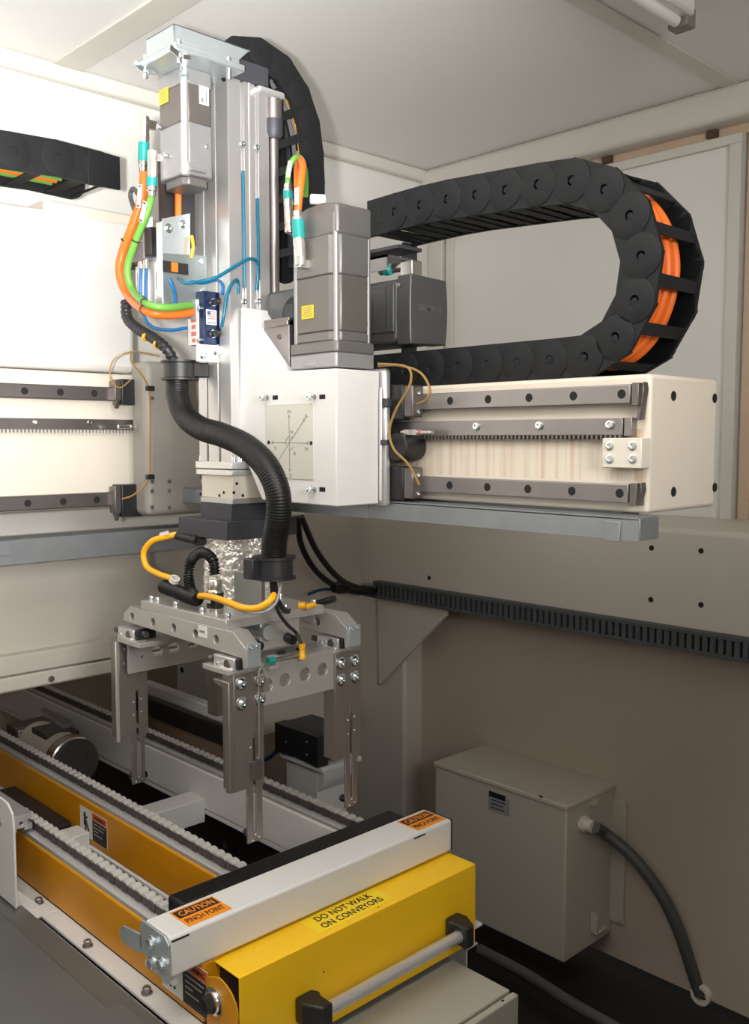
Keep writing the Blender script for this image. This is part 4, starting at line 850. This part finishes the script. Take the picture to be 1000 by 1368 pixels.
cable('sensor_cable', 'black lead running right along the gripper to the yellow joint', [PX(366, 775, 1.285), PX(370, 800, 1.32), PX(382, 816, 1.38), PX(398, 813, 1.48)], .0065, black)

# ------------------------------------------------------------------ drooping cables at the wall and slotted duct
DU = thing('wiring_duct', 'long dark grey slotted wiring duct along the bottom of the right frame beam', 'duct', (2.76, 1.9, zb-.02))
a = PX(500, 784, 2.77); b = PX(1000, 842, 2.77); a2 = PX(500, 806, 2.77); b2 = PX(1000, 874, 2.77)
dz1, dz0 = (a.z+b.z)/2, (a2.z+b2.z)/2
MB().box(2.775, 2.80, -.6, a.y, dz0, dz1).build('duct_body', duct, DU, bevel=.002); MB().box(2.760, 2.776, -.6, a.y, dz1-.012, dz1).box(2.760, 2.776, -.6, a.y, dz0, dz0+.012).build('duct_cover', duct, DU, bevel=.001)
y = a.y-.01; dy = .0262
while y > -.5:
    stamp(('tooth',), lambda b: b.box(-.015, 0, -.008, .008, -(dz1-dz0)/2+.012, (dz1-dz0)/2-.012), 'tooth', duct, DU, (2.7755, y, (dz0+dz1)/2)); y -= dy
MB().box(2.7735, 2.7751, -.5, a.y-.02, dz0+.012, dz1-.012).build('slot_shadow_gap', ductd, DU)
cable('black_cable', 'black cable drooping from behind the head into the slotted duct', [PY(397, 690, 2.78), PY(403, 730, 2.80), PY(425, 766, 2.84), PY(460, 788, 2.87), PX(504, 793, 2.785)], .012, black)
cable('black_cable', 'second black cable sagging below the first at the duct mouth', [PY(402, 690, 2.74), PY(424, 738, 2.76), PY(452, 772, 2.80), PY(478, 785, 2.84), PX(506, 789, 2.79)], .012, black)
cable('air_tube', 'dark blue tube curving left of the cable knot at the post', [PY(412, 794, 2.88), PY(425, 789, 2.88), PY(440, 787, 2.88), PY(470, 791, 2.88), PX(500, 797, 2.79)], .006, M('dark_blue', (.012, .05, .11), .4), 'tube')
p = PY(445, 785, 2.86); MB().lathe(p, (1, 0, -.08), [(0, 0), (.02, .0), (.028, .03), (.026, .08), (0, .10)], 14).build('cable_gland', black, label='black lump where the wall cables join', cat='gland')

# ------------------------------------------------------------------ electrical box on the right wall
xE = 2.90
cb = PX(822, 1040, xE); yf = cb.y; c1_ = PY(757, 1078, yf); xEf = c1_.x; ya_ = PX(578, 1026, xEf).y
ez1 = c1_.z; ez0 = PY(755, 1288, yf).z
EB = thing('electrical_box', 'beige wall mounted electrical box with a lid and rating label', 'electrical box', ((xEf+xE)/2, (yf+ya_)/2, ez0))
MB().box(xEf+.006, xE, yf+.006, ya_-.006, ez0, ez1-.012).build('body', boxm, EB, bevel=.006)
MB().box(xEf, xE, yf, ya_, ez1-.018, ez1+.002).build('lid', boxm, EB, bevel=.006, seg=3)
a = PX(666, 1075, xEf+.005); q = quadlabel(EB, 'rating_label', (xEf+.0052, a.y, a.z-.0), (0, -1, 0), Zp, .098, .062, M('silver_label', (.42, .41, .42), .4, .3), label='silver rating label')
quadlabel(EB, 'header_strip', (xEf+.0046, a.y+.008, a.z+.030), (0, -1, 0), Zp, .075, .020, ink)
for i, wd in enumerate((.070, .055, .062)): MB().box(xEf+.0042, xEf+.0047, a.y+.036-wd, a.y+.036, a.z+.008-i*.014, a.z+.012-i*.014).build('print_line', ink, q)
p = PY(791, 1072, yf+.006); MB().lathe((p.x, yf+.006, p.z), nY, [(0, 0), (.018, 0), (.018, .008), (.009, .010), (.009, .02), (0, .02)], 16).build('knob', boxm, EB)
p = PY(778, 1100, yf+.006); gl = MB().lathe((p.x, yf+.006, p.z), nY, [(0, 0), (.028, 0), (.028, .014), (.022, .016), (.022, .042), (0, .042)], 20).build('gland', cream, EB)
p = PY(795, 1232, yf+.006); MB().box(p.x-.03, p.x-.022, yf-.02, yf+.006, p.z-.02, p.z+.05).box(p.x-.03, p.x+.04, yf-.02, yf+.006, p.z-.028, p.z-.02).build('bottom_clip', boxm, EB, bevel=.002)
MB().box(xE-.012, xE, yf-.05, yf+.01, ez0+.05, ez1-.05).build('mounting_flange', boxm, EB, bevel=.002); p = PX(829, 1231, xE-.012); screw(EB, (xE-.012, yf-.03, p.z), nX, .010, .008, boxm)
p = PX(722, 1064, xEf); MB().box(xEf-.0008, xEf+.001, p.y-.007, p.y+.007, p.z-.003, p.z+.003).build('chip', ink, EB)
q0_ = Vector((PY(780, 1100, yf).x, yf-.04, PY(780, 1100, yf).z))
cd = cable('conduit', 'thick grey conduit curving from the electrical box down to the wall hole', [q0_, PX(806, 1112, 2.80), PX(842, 1142, 2.82), PX(880, 1190, 2.84), PX(905, 1240, 2.86), PX(922, 1290, 2.88), PX(934, 1328, 2.90)], .021, conduit, 'conduit')
p = PX(937, 1328, 2.895); MB().ring((2.9, p.y, p.z), (2.88, p.y, p.z), .034, .022, 24).build('wall_gland', cream, cd)

# ------------------------------------------------------------------ robot sensor head on white pedestal behind the gripper
PD_ = thing('sensor_pedestal', 'white pedestal with a flared top standing behind the conveyor', 'pedestal', PX(405, 1080, 2.12))
xs_ = 2.12; a = PX(402, 1014, xs_); b = PX(424, 1080, xs_); yy0 = PX(424, 1040, xs_).y; yy1 = PX(382, 1040, xs_).y
MB().box(xs_, xs_+.14, yy0, yy1, -1.95, a.z-.01).build('post', white, PD_, bevel=.004)
MB().prism([(yy0, a.z-.10), (yy0-.035, a.z-.05), (yy0-.035, a.z-.01), (yy0, a.z-.01)], 'X', xs_+.0, xs_+.14).build('flare', white, PD_, bevel=.002); MB().box(xs_-.02, xs_+.17, yy0-.05, yy1+.01, a.z-.012, a.z+.004).build('top_plate', white, PD_, bevel=.002)
SD = thing('sensor_unit', 'black faced sensor unit lying on the white pedestal', 'sensor', (xs_+.05, (yy0+yy1)/2, a.z+.004))
y0_ = PX(424, 1000, xs_-.03).y; y1_ = PX(367, 1000, xs_-.03).y; zS0 = a.z+.006; zS1 = PX(400, 977, xs_-.03).z
MB().prism([(y0_, zS0), ((y0_+y1_)/2+.02, zS0+.012), ((y0_+y1_)/2-.02, zS0+.012), (y1_, zS0), (y1_, zS1), (y0_, zS1)], 'X', xs_-.03, xs_+.02).build('front_face', black, SD, bevel=.003)
MB().box(xs_+.02, xs_+.14, y0_+.01, y1_-.01, zS0+.01, zS1+.0).build('body', dgrey, SD, bevel=.003)
for u, v in ((382, 991), (410, 991), (382, 1008), (410, 1008)): p = PX(u, v, xs_-.03); screw(SD, (xs_-.03, p.y, p.z), nX, .004, .002, chrome)
for i, (dx, dy_) in enumerate(((.06, .04), (.10, .05), (.14, .03))): MB().lathe((xs_+dx, y0_+dy_, zS1), Zp, [(0, 0), (.012, 0), (.014, .012), (.010, .022), (0, .026)], 12).build('fitting', steelD, SD)
MB().tube([(xs_-.02, y1_+.0, zS0), (xs_-.03, y1_+.05, zS0-.04), (xs_-.02, y1_+.12, zS0-.06)], .008, 8).build('lead', M('dark_blue2', (.012, .04, .10), .4), SD)

# ------------------------------------------------------------------ conveyors
ZR = -1.045
def chain_strand(root, x, y0_, y1_, zbase):
    def lk(b):
        for xx in (-.0125, .0100): b.prism([(-.0140, -.006), (-.009, -.0105), (.009, -.0105), (.0140, -.006), (.0140, .006), (.009, .0105), (-.009, .0105), (-.0140, .006)], 'X', xx, xx+.0025)
    def tp_(b): b.prism([(-.0130, 0), (-.0105, .0040), (-.004, .0060), (.004, .0060), (.0105, .0040), (.0130, 0)], 'X', -.0115, .0115)
    y = y0_; i = 0
    while y < y1_:
        o = stamp(('link', i % 2), lk, 'link_plate', chaind, root, (x+(.0015 if i % 2 else 0), y, zbase+.0105))
        stamp(('top',), tp_, 'top_pad', chainw, o, (x, y, zbase+.0195)); y += .030; i += 1
    return root
def rail(label, xf, y0_, y1_, facemat, wd=.055, faceh=.128, ychain=None):
    R_ = thing('conveyor_rail', label, 'conveyor', (xf+wd/2, (y0_+y1_)/2, ZR-faceh))
    MB().box(xf, xf+wd, y0_, y1_, ZR-faceh, ZR).build('side_beam', facemat, R_, bevel=.007, seg=3)
    MB().prism([(xf+.004, ZR-.002), (xf+.004, ZR+.010), (xf+.010, ZR+.013), (xf+.020, ZR+.013), (xf+.020, ZR+.010), (xf+wd+.004, ZR+.010), (xf+wd+.004, ZR-.002)], 'Y', ychain[0]-.06, y1_).build('wear_strip', stripm, R_, bevel=.002)
    chain_strand(R_, xf+.036, ychain[0]+.02, ychain[1], ZR+.0122); return R_
x1 = 1.000; x2 = PZ(299, 1177, ZR).x; x3 = PZ(440, 1106, ZR).x
r1_ = rail('nearest conveyor rail, amber sided with a white chain on top', x1, 1.535, 2.70, amber, ychain=(1.69, 2.46))
r2_ = rail('middle conveyor rail, amber sided, passing beside the round motor', x2, 1.66, 4.10, amber, ychain=(1.70, 4.0))
r3_ = rail('far conveyor rail with white sides behind the gripper legs', x3, 1.62, 4.10, white, ychain=(1.70, 4.0), faceh=.125)
MB().box(x3+.004, x3+.05, 1.66, 4.1, ZR-.142, ZR-.125).build('lower_web', white, r3_, bevel=.003)
MB().box(x2-.004, x2+.06, 1.66, 4.1, ZR-.140, ZR-.128).build('bottom_flange', white, r2_, bevel=.003)
for u, v in ((195, 1034), (300, 1128)): p = PX(u, v, x3); hole(r3_, (x3-.0005, p.y, p.z), nX, .010)
# rail foot flange with bolts
FL = MB().box(.953, 1.004, .9, 2.55, ZR-.140, ZR-.130).box(.953, .958, .9, 2.55, ZR-.158, ZR-.130).build('foot_flange', white, r1_, bevel=.002)
for u, v in ((117, 1264), (196, 1327), (52, 1207)): p = PZ(u, v, ZR-.130); hexbolt(r1_, (p.x, p.y, ZR-.130), Zp, .009, .014, steel)
# cross tubes
def cross(label, xa_, xb_, u, v, wd=.075):
    p = PX(u, v, xb_); MB().box(xa_, xb_, p.y-wd/2, p.y+wd/2, ZR-.165, ZR-.088).build('cross_tube', white, label=label, cat='tube', bevel=.003)
cross('white cross tube joining the two amber conveyor rails', x1+.057, x2-.002, 112, 1120); cross('white cross tube joining the middle and far rails', x2+.06, x3+.002, 264, 1078, .085)
MB().box(x1+.2, x1+.24, 1.9, 2.2, -1.95, ZR-.16).build('support_post', white, label='white support post standing below the conveyor rails', cat='post')
# black belt pan between the rails
MB().box(x1+.07, x3, 1.75, 2.35, -1.42, -1.40).build('drip_pan', M('pan', (.10, .10, .095), .35, .5), label='dark pan below the conveyor rails', cat='pan')
MB().tube([(x1+.12, 2.15, -1.395), (x1+.18, 2.0, -1.39), (x1+.30, 1.88, -1.395), (x1+.42, 1.9, -1.395)], .004, 8).build('black_cable', black, label='thin black cable lying in the dark pan', cat='cable')
# warning labels on amber rails
def warn(parent, u0, v0, u1, v1, xf, man, hgt):
    a = PX(u0, v0, xf); b = PX(u1, v1, xf); Y0_, Y1_ = b.y, a.y; zc_ = ZR-.066 if hgt is None else hgt[0]; hh = .085 if hgt is None else hgt[1]
    ym = Y1_-(Y1_-Y0_)*.47; x_ = xf-.0007
    q = MB().box(x_, xf, Y0_, Y1_, zc_-hh/2, zc_+hh/2).build('warning_label', paper, parent, label='warning label with a pictogram')
    MB().box(x_-.0004, x_, Y0_+.001, ym, zc_-hh/2+.001, zc_+hh*.22).build('black_field', ink, q); MB().box(x_-.0004, x_, Y0_+.001, ym, zc_+hh*.24, zc_+hh*.48).build('red_field', redo, q)
    text('WARNING', (x_-.0007, (Y0_+ym)/2, zc_+hh*.36), (0, -1, 0), Zp, hh*.11, ink, q, width=(ym-Y0_)*.75)
    for i, k_ in enumerate((.75, .68, .30, .55)): MB().box(x_-.0008, x_-.0003, ym-(ym-Y0_)*(.1+k_), ym-(ym-Y0_)*.1, zc_+hh*(.11-.12*i), zc_+hh*(.135-.12*i)).build('print_line', boxm, q)
    cy = (ym+Y1_)/2; s = hh
    def bar(y0, z0, y1, z1, r): MB().cyl((x_-.0004, cy+y0*s, zc_+z0*s), (x_-.0004, cy+y1*s, zc_+z1*s), r*s, 8).build('pictogram', ink, q)
    for seg_ in man: bar(*seg_)
    if hgt: MB().cyl((x_-.0012, cy+.03*s, zc_+.12*s), (x_, cy+.03*s, zc_+.12*s), .06*s, 16).build('pictogram', ink, q)
warn(r2_, 107, 1080, 143, 1108, x2, [(.10, .35, .02, .10, .04), (.02, .10, -.20, -.25, .035), (.02, .10, .02, -.38, .03), (.14, .22, -.10, .20, .03), (.10, .16, .12, -.10, .03)], None)
warn(r1_, 217, 1294, 278, 1345, x1, [(.12, .42, .04, .14, .06), (.16, .30, .02, .22, .03), (.03, .14, .0, -.10, .06), (.02, -.08, .06, -.36, .025), (.0, -.08, -.10, -.36, .025), (.03, 0, .12, -.1, .03)], (ZR-.062, .10))
# side motor between rails
p = PX(102, 1020, 1.45)
GM = thing('gear_motor', 'round grey drive motor lying between the middle and far rails', 'motor', (1.43, p.y+.2, p.z-.09))
rm = .088
MB().cyl((1.45, p.y, p.z), (1.45, p.y+.012, p.z), rm*.96, 36).build('fan_cover', conduit, GM, bevel=.003)
MB().lathe((1.45, p.y+.012, p.z), (0, 1, 0), [(rm*.9, 0), (rm, .004), (rm, .05), (rm*.93, .055)], 36).build('fan_shroud', nickel, GM)
MB().cyl((1.45, p.y+.06, p.z), (1.45, p.y+.30, p.z), rm*.93, 36).build('motor_body', cream, GM)
MB().box(1.52, x3-.001, p.y+.31, p.y+.37, p.z-.03, p.z+.01).build('mounting_arm', steelD, GM)
MB().box(1.40, 1.48, p.y+.12, p.y+.24, p.z+.03, p.z+.085).build('terminal_box', conduit, GM, bevel=.003); MB().box(1.37, 1.52, p.y+.30, p.y+.40, p.z-.08, p.z+.07).build('gearbox', steelD, GM, bevel=.01)
for i in range(5): MB().ring((1.45, p.y-.002, p.z), (1.45, p.y+.001, p.z), rm*(.85-.15*i), rm*(.80-.15*i), 28).build('grille_ring', steelD, GM)
p = PX(66, 940, x3); RD = MB().cyl((x3-.02, p.y, p.z-.02), (x3-.02, p.y-.20, p.z-.02), .009, 14).build('guide_rod', chrome, label='shiny rod end beside the far rail under the frame beam', cat='rod')
# dark machinery below the left extrusion
MB().box(1.08, 1.22, 2.55, 2.95, -1.30, -1.12).build('drive_unit', black, label='black drive unit in shadow between the near and middle rails', cat='drive', bevel=.01)

# crosswise guard tube and its end plates
zG = -.965; a = PZ(222, 1250, zG); b = PZ(609, 1097, zG); yG0 = (a.y+b.y)/2
BT = thing('guard_bar', 'white square guard tube across the conveyor end with caution stickers', 'guard bar', ((a.x+b.x)/2, yG0+.05, zG-.08))
MB().box(a.x, b.x, yG0, yG0+.098, zG-.082, zG).build('tube', white, BT, bevel=.006, seg=3)
MB().box(b.x, b.x+.004, yG0+.001, yG0+.097, zG-.081, zG-.001).build('end_cap', dgrey, BT, bevel=.001)
ep = MB().prism([(yG0-.004, zG-.088), (yG0-.004, zG-.012), (yG0+.012, zG+.002), (yG0+.095, zG+.002), (yG0+.105, zG-.008), (yG0+.105, zG-.060), (yG0+.012, zG-.096)], 'X', a.x-.006, a.x-.001).build('end_plate', zinc, BT, bevel=.001)
MB().prism([(yG0+.10, zG-.030), (yG0+.175, zG-.040), (yG0+.19, zG-.055), (yG0+.185, zG-.072), (yG0+.16, zG-.078), (yG0+.10, zG-.070)], 'X', a.x-.006, a.x-.001).build('lever_tab', zinc, BT, bevel=.001)
for dy_, dz_ in ((.060, -.030), (.058, -.072), (.022, -.058)): hexbolt(BT, (a.x-.006, yG0+dy_, zG+dz_), nX, .010, .008, chrome)
MB().cyl((a.x+.02, yG0+.12, zG-.105), (a.x+.02, yG0+.02, zG-.105), .008, 12).build('pin', white, BT)
for u, v, s in ((266, 1216, 1), (560, 1095, 1)):
    p = PZ(u, v, zG); q = MB().box(p.x-.052, p.x+.052, yG0+.012, yG0+.085, zG, zG+.0008).build('caution_label', olab, BT, label='orange caution sticker')
    MB().box(p.x-.048, p.x+.048, yG0+.050, yG0+.080, zG+.0008, zG+.0011).build('black_field', ink, q)
    text('CAUTION', (p.x, yG0+.065, zG+.0013), Rx, (0, 1, 0), .020, olab, q, width=.082); text('PINCH POINT', (p.x, yG0+.032, zG+.001), Rx, (0, 1, 0), .018, ink, q, width=.090)
for u, v in ((242, 1252), (561, 1113)): p = PY(u, v, yG0); MB().box(p.x-.022, p.x+.018, yG0-.0008, yG0+.001, zG-.010, zG-.006).build('paint_chip', ink, BT)
bc = MB().box(x1+.02, b.x-.06, yG0+.10, yG0+.165, zG-.060, zG-.004).build('belt_guard', rubber, label='long black cover strip lying behind the white guard tube', cat='cover', bevel=.008)

# yellow end cover with handle
zY = -1.052
a = PZ(320, 1307, zY); b = PZ(635, 1154, zY); yY0 = (a.y+b.y)/2; yY1 = PZ(269, 1278, zY).y
YC = thing('end_cover', 'yellow sheet metal cover over the conveyor end with DO NOT WALK sticker', 'cover', ((a.x+b.x)/2, yY0+.08, zY-.16))
x0_, x1_ = a.x, b.x; zY0 = zY-.20
MB().prism([(yY0, zY0), (yY0, zY-.0), (yY1, zY), (yY1, zY-.004), (yY0+.004, zY-.004), (yY0+.004, zY0)], 'X', x0_, x1_).box(x1_-.003, x1_, yY0, yY1, zY0, zY).build('cover_sheet', yel, YC, bevel=.0035, seg=3)
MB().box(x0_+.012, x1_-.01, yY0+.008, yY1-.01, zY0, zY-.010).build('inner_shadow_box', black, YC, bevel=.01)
c = PZ(458, 1212, zY); c.y = yY0+.052; sl = MB().box(c.x-.112, c.x+.112, c.y-.036, c.y+.034, zY, zY+.0008).build('walk_label', yflat, YC, label='sticker reading DO NOT WALK ON CONVEYORS')
text('DO NOT WALK', (c.x, c.y+.014, zY+.001), Rx, (0, 1, 0), .021, ink, sl, width=.165); text('ON CONVEYORS', (c.x, c.y-.016, zY+.001), Rx, (0, 1, 0), .021, ink, sl, width=.18)
for u, v in ((505, 1212), (433, 1233), (432, 1298)): p = PZ(u, v, zY) if v < 1240 else PY(u, v, yY0); screw(YC, (p.x, p.y, p.z), Zp if v < 1240 else nY, .002, .001, ink)
hp0 = PY(430, 1352, yY0-.045); hp1 = PY(616, 1250, yY0-.045); hz = (hp0.z+hp1.z)/2
MB().cyl((hp0.x, yY0-.045, hz), (hp1.x, yY0-.045, hz), .0145, 24).build('handle_tube', alub, YC)
for xh, sg in ((hp0.x, -1), (hp1.x, 1)):
    pr = [(xh+sg*.036, yY0-.0), (xh-sg*.008, yY0-.0), (xh-sg*.018, yY0-.018), (xh-sg*.010, yY0-.030), (xh-sg*.010, yY0-.070), (xh+sg*.018, yY0-.070), (xh+sg*.040, yY0-.030)]
    if sg > 0: pr = pr[::-1]
    MB().prism(pr, 'Z', hz-.025, hz+.029).build('handle_bracket', black, YC, bevel=.006, seg=3)
# amber end plate, shaft bolt and belt under the cover, at the left
pb = PX(287, 1337, x1-.004); EP = thing('bearing_plate', 'amber end plate with a rounded nose and big shaft bolt under the yellow cover', 'plate', (x1, pb.y, ZR-.13))
rr = .066; cyy = pb.y-.01; pts_ = [(pb.y+.03, ZR-.16), (pb.y+.03, ZR-.018)]
for t in range(0, 181, 12): pts_.append((cyy+.0-rr*math.sin(math.radians(t)), pb.z+rr*.8*math.cos(math.radians(t))))
MB().prism(pts_, 'X', x1-.004, x1-.0005).build('plate', amber, EP, bevel=.001)
MB().lathe((x1-.004, pb.y, pb.z), nX, [(0, 0), (.028, 0), (.028, .004), (.021, .005), (.021, .012), (0, .012)], 28).build('washer', chrome, EP)
MB().lathe((x1-.016, pb.y, pb.z), nX, [(0, 0), (.017, 0), (.017, .012), (.015, .014), (0, .014)], 6).build('shaft_bolt', black, EP)
MB().box(x1+.012, x1+.03, yY1-.03, yY1+.02, ZR-.0, ZR+.012).build('white_block', white, EP, bevel=.003)

# cabinet below
zK = PZ(681, 1322, -1.27).z; ck = PZ(681, 1322, zK)
CB = thing('control_cabinet', 'off white steel cabinet below the yellow cover handle', 'cabinet', (ck.x-.4, ck.y+.15, -1.95))
MB().box(max(.96, ck.x-.9), ck.x, ck.y, ck.y+.30, zK-.025, zK).build('lid', cabm, CB, bevel=.003); MB().box(max(.96, ck.x-.9), ck.x+.004, ck.y-.022, ck.y-.004, zK-.5, zK-.004).build('door', cabm, CB, bevel=.003); MB().box(max(.965, ck.x-.9), ck.x-.005, ck.y-.004, ck.y+.29, -1.95, zK-.025).build('body', cabm, CB)
hole(CB, (PZ(671, 1337, zK-.004).x, ck.y-.012, zK-.0036), Zp, .003)
# bracket right of the cover, dark floor hose
p = PX(628, 1270, b.x+.02)
MB().box(b.x+.004, b.x+.010, p.y, p.y+.10, -1.40, p.z+.01).box(b.x+.004, b.x+.05, p.y, p.y+.04, p.z+.004, p.z+.010).build('support_bracket', white, label='small white angle bracket right of the yellow cover', cat='bracket', bevel=.002)
p = PX(640, 1228, b.x+.03); MB().box(b.x+.0, b.x+.03, p.y-.01, p.y+.03, p.z-.012, p.z-.006).cyl((b.x+.014, p.y+.01, p.z-.01), (b.x+.014, p.y+.01, p.z+.01), .008, 12).build('fixing_lug', white, label='white bolted lug beside the yellow cover', cat='lug')
cable('black_hose', 'dark rubber hose lying on the floor below the electrical box', [PZ(640, 1268, -1.75), PZ(700, 1300, -1.75), PZ(760, 1338, -1.75), PZ(830, 1378, -1.75), PZ(900, 1420, -1.75)], .018, conduit, 'hose')

# ------------------------------------------------------------------ near left: steel deck, white stanchion plate, extrusion
zD = -1.15
DK = thing('steel_deck', 'grey steel deck plate at the lower left corner', 'deck', (.5, 1.3, zD-.01))
e0_ = PZ(40, 1225, zD); e1_ = PZ(245, 1368, zD); xd = (e0_.x+e1_.x)/2
xd = .93; MB().box(-.8, .872, .6, 2.35, zD-.012, zD).build('deck_sheet', deckm, DK, bevel=.002)
s0 = PZ(163, 1341, zD); MB().box(-.8, s0.x, s0.y-.45, s0.y, zD, zD+.004).build('second_sheet', deckm, DK, bevel=.001)
MB().prism([(.872, zD-.001), (.905, zD-.006), (.928, zD-.006), (.928, zD-.012), (.872, zD-.012)], 'Y', .6, 2.35).build('edge_strip', deckm, DK)
xW = .905; a = PX(21, 1215, xW)
WPL = thing('stanchion_plate', 'white upright plate with a rounded corner at the left edge', 'plate', (xW, a.y+.1, a.z))
zt_ = PX(0, 1066, xW).z; ytop = PX(12, 1075, xW).y
MB().prism([(a.y, zD), (a.y, zt_-.055), (a.y+.006, zt_-.022), (a.y+.035, zt_-.002), (a.y+.06, zt_), (a.y+.5, zt_), (a.y+.5, zD)], 'X', xW, xW+.006).build('plate', white, WPL, bevel=.0015)
MB().box(xW+.006, 1.0, a.y-.03, a.y+.12, ZR-.135, ZR-.129).prism([(xW+.006, ZR-.129), (xW+.07, ZR-.129), (xW+.006, ZR-.06)], 'Y', a.y+.02, a.y+.026).build('foot', white, WPL, bevel=.001)
p = PX(1, 1098, xW); screw(WPL, (xW, p.y+.005, p.z), nX, .009, .006, steel)
xe = .945; ze1 = PX(22, 1090, xe).z; pe = PX(43, 1085, 1.0)
EX = thing('side_profile', 'slotted aluminium profile lying over the near chain at the left edge', 'profile', (.97, 2.4, ZR+.02))
ye = PZ(43, 1085, ZR+.065).y; xx0, xx1 = PZ(43, 1085, ZR+.065).x-.062, PZ(43, 1085, ZR+.065).x
zq0, zq1 = ZR+.022, ZR+.065; xm_ = (xx0+xx1)/2; zm_ = (zq0+zq1)/2
MB().prism([(xx0, zq0), (xx0+.02, zq0), (xx0+.02, zq0+.008), (xx0+.04, zq0+.008), (xx0+.04, zq0), (xx1, zq0), (xx1, zm_-.006), (xx1-.012, zm_-.006), (xx1-.012, zm_+.006), (xx1, zm_+.006), (xx1, zq1), (xx0, zq1), (xx0, zm_+.006), (xx0+.012, zm_+.006), (xx0+.012, zm_-.006), (xx0, zm_-.006)], 'Y', ye, ye+.9, holes=[(xm_, zm_, .005)]).build('profile', alub, EX, bevel=.0008)

# ------------------------------------------------------------------ guard structure beyond the far rail
xg = x3+.16
GS = thing('side_guard', 'low panel with a black band and white rail beyond the far conveyor rail', 'guard', (xg, 2.6, -1.3))
yg2 = PX(306, 950, xg).y
MB().box(xg, xg+.03, yg2-.5, 3.6, -1.95, -1.19).build('shade_sheet', floorm, GS); MB().box(xg, xg+.01, yg2, 3.15, -1.19, PX(205, 950, xg).z).build('dusty_panel', panelb, GS)  # near-black sheet added for the darkness under the far rail
MB().box(xg-.012, xg+.012, yg2, 3.15, PX(250, 975, xg).z, PX(250, 950, xg).z).build('black_band', black, GS, bevel=.004)
MB().box(xg+.02, xg+.06, yg2, 3.15, PX(250, 948, xg+.02).z, PX(250, 933, xg+.02).z).build('white_rail', white, GS, bevel=.004)
p = PX(212, 1010, xg); 
pp = PX(246, 915, 2.3); gp = MB().box(2.3, 2.34, pp.y-.035, pp.y+.06, -1.95, -.70).box(2.3, 2.34, pp.y-.40, pp.y-.035, -1.95, -.70).build('guard_post', white, label='white upright post behind the gripper legs', cat='post', bevel=.002)
p = PX(243, 895, 2.3); hole(gp, (2.2995, p.y, p.z), nX, .012)
bpy.context.view_layer.update()
GRP = {'drag_chain': 'cable drag chains', 'servo_motor': 'servo motors of the gantry', 'conveyor_rail': 'conveyor rails', 'cable_tray': 'galvanised cable trays', 'air_tube': 'blue air tubes',
       'power_cable': 'orange power cables', 'signal_cable': 'green signal cables', 'yellow_cable': 'yellow cables on the gripper', 'black_cable': 'black cables', 'plug_connector': 'plug connectors',
       'corrugated_hose': 'black corrugated hoses', 'hose_clamp': 'black hose clamps', 'cross_tube': 'white cross tubes of the conveyor', 'sensor_cable': 'black sensor leads'}
for o in COL.objects:
    k = o.name.split('.')[0]
    if o.parent is None and k in GRP and 'label' in o: o['group'] = GRP[k]
bpy.context.view_layer.update()
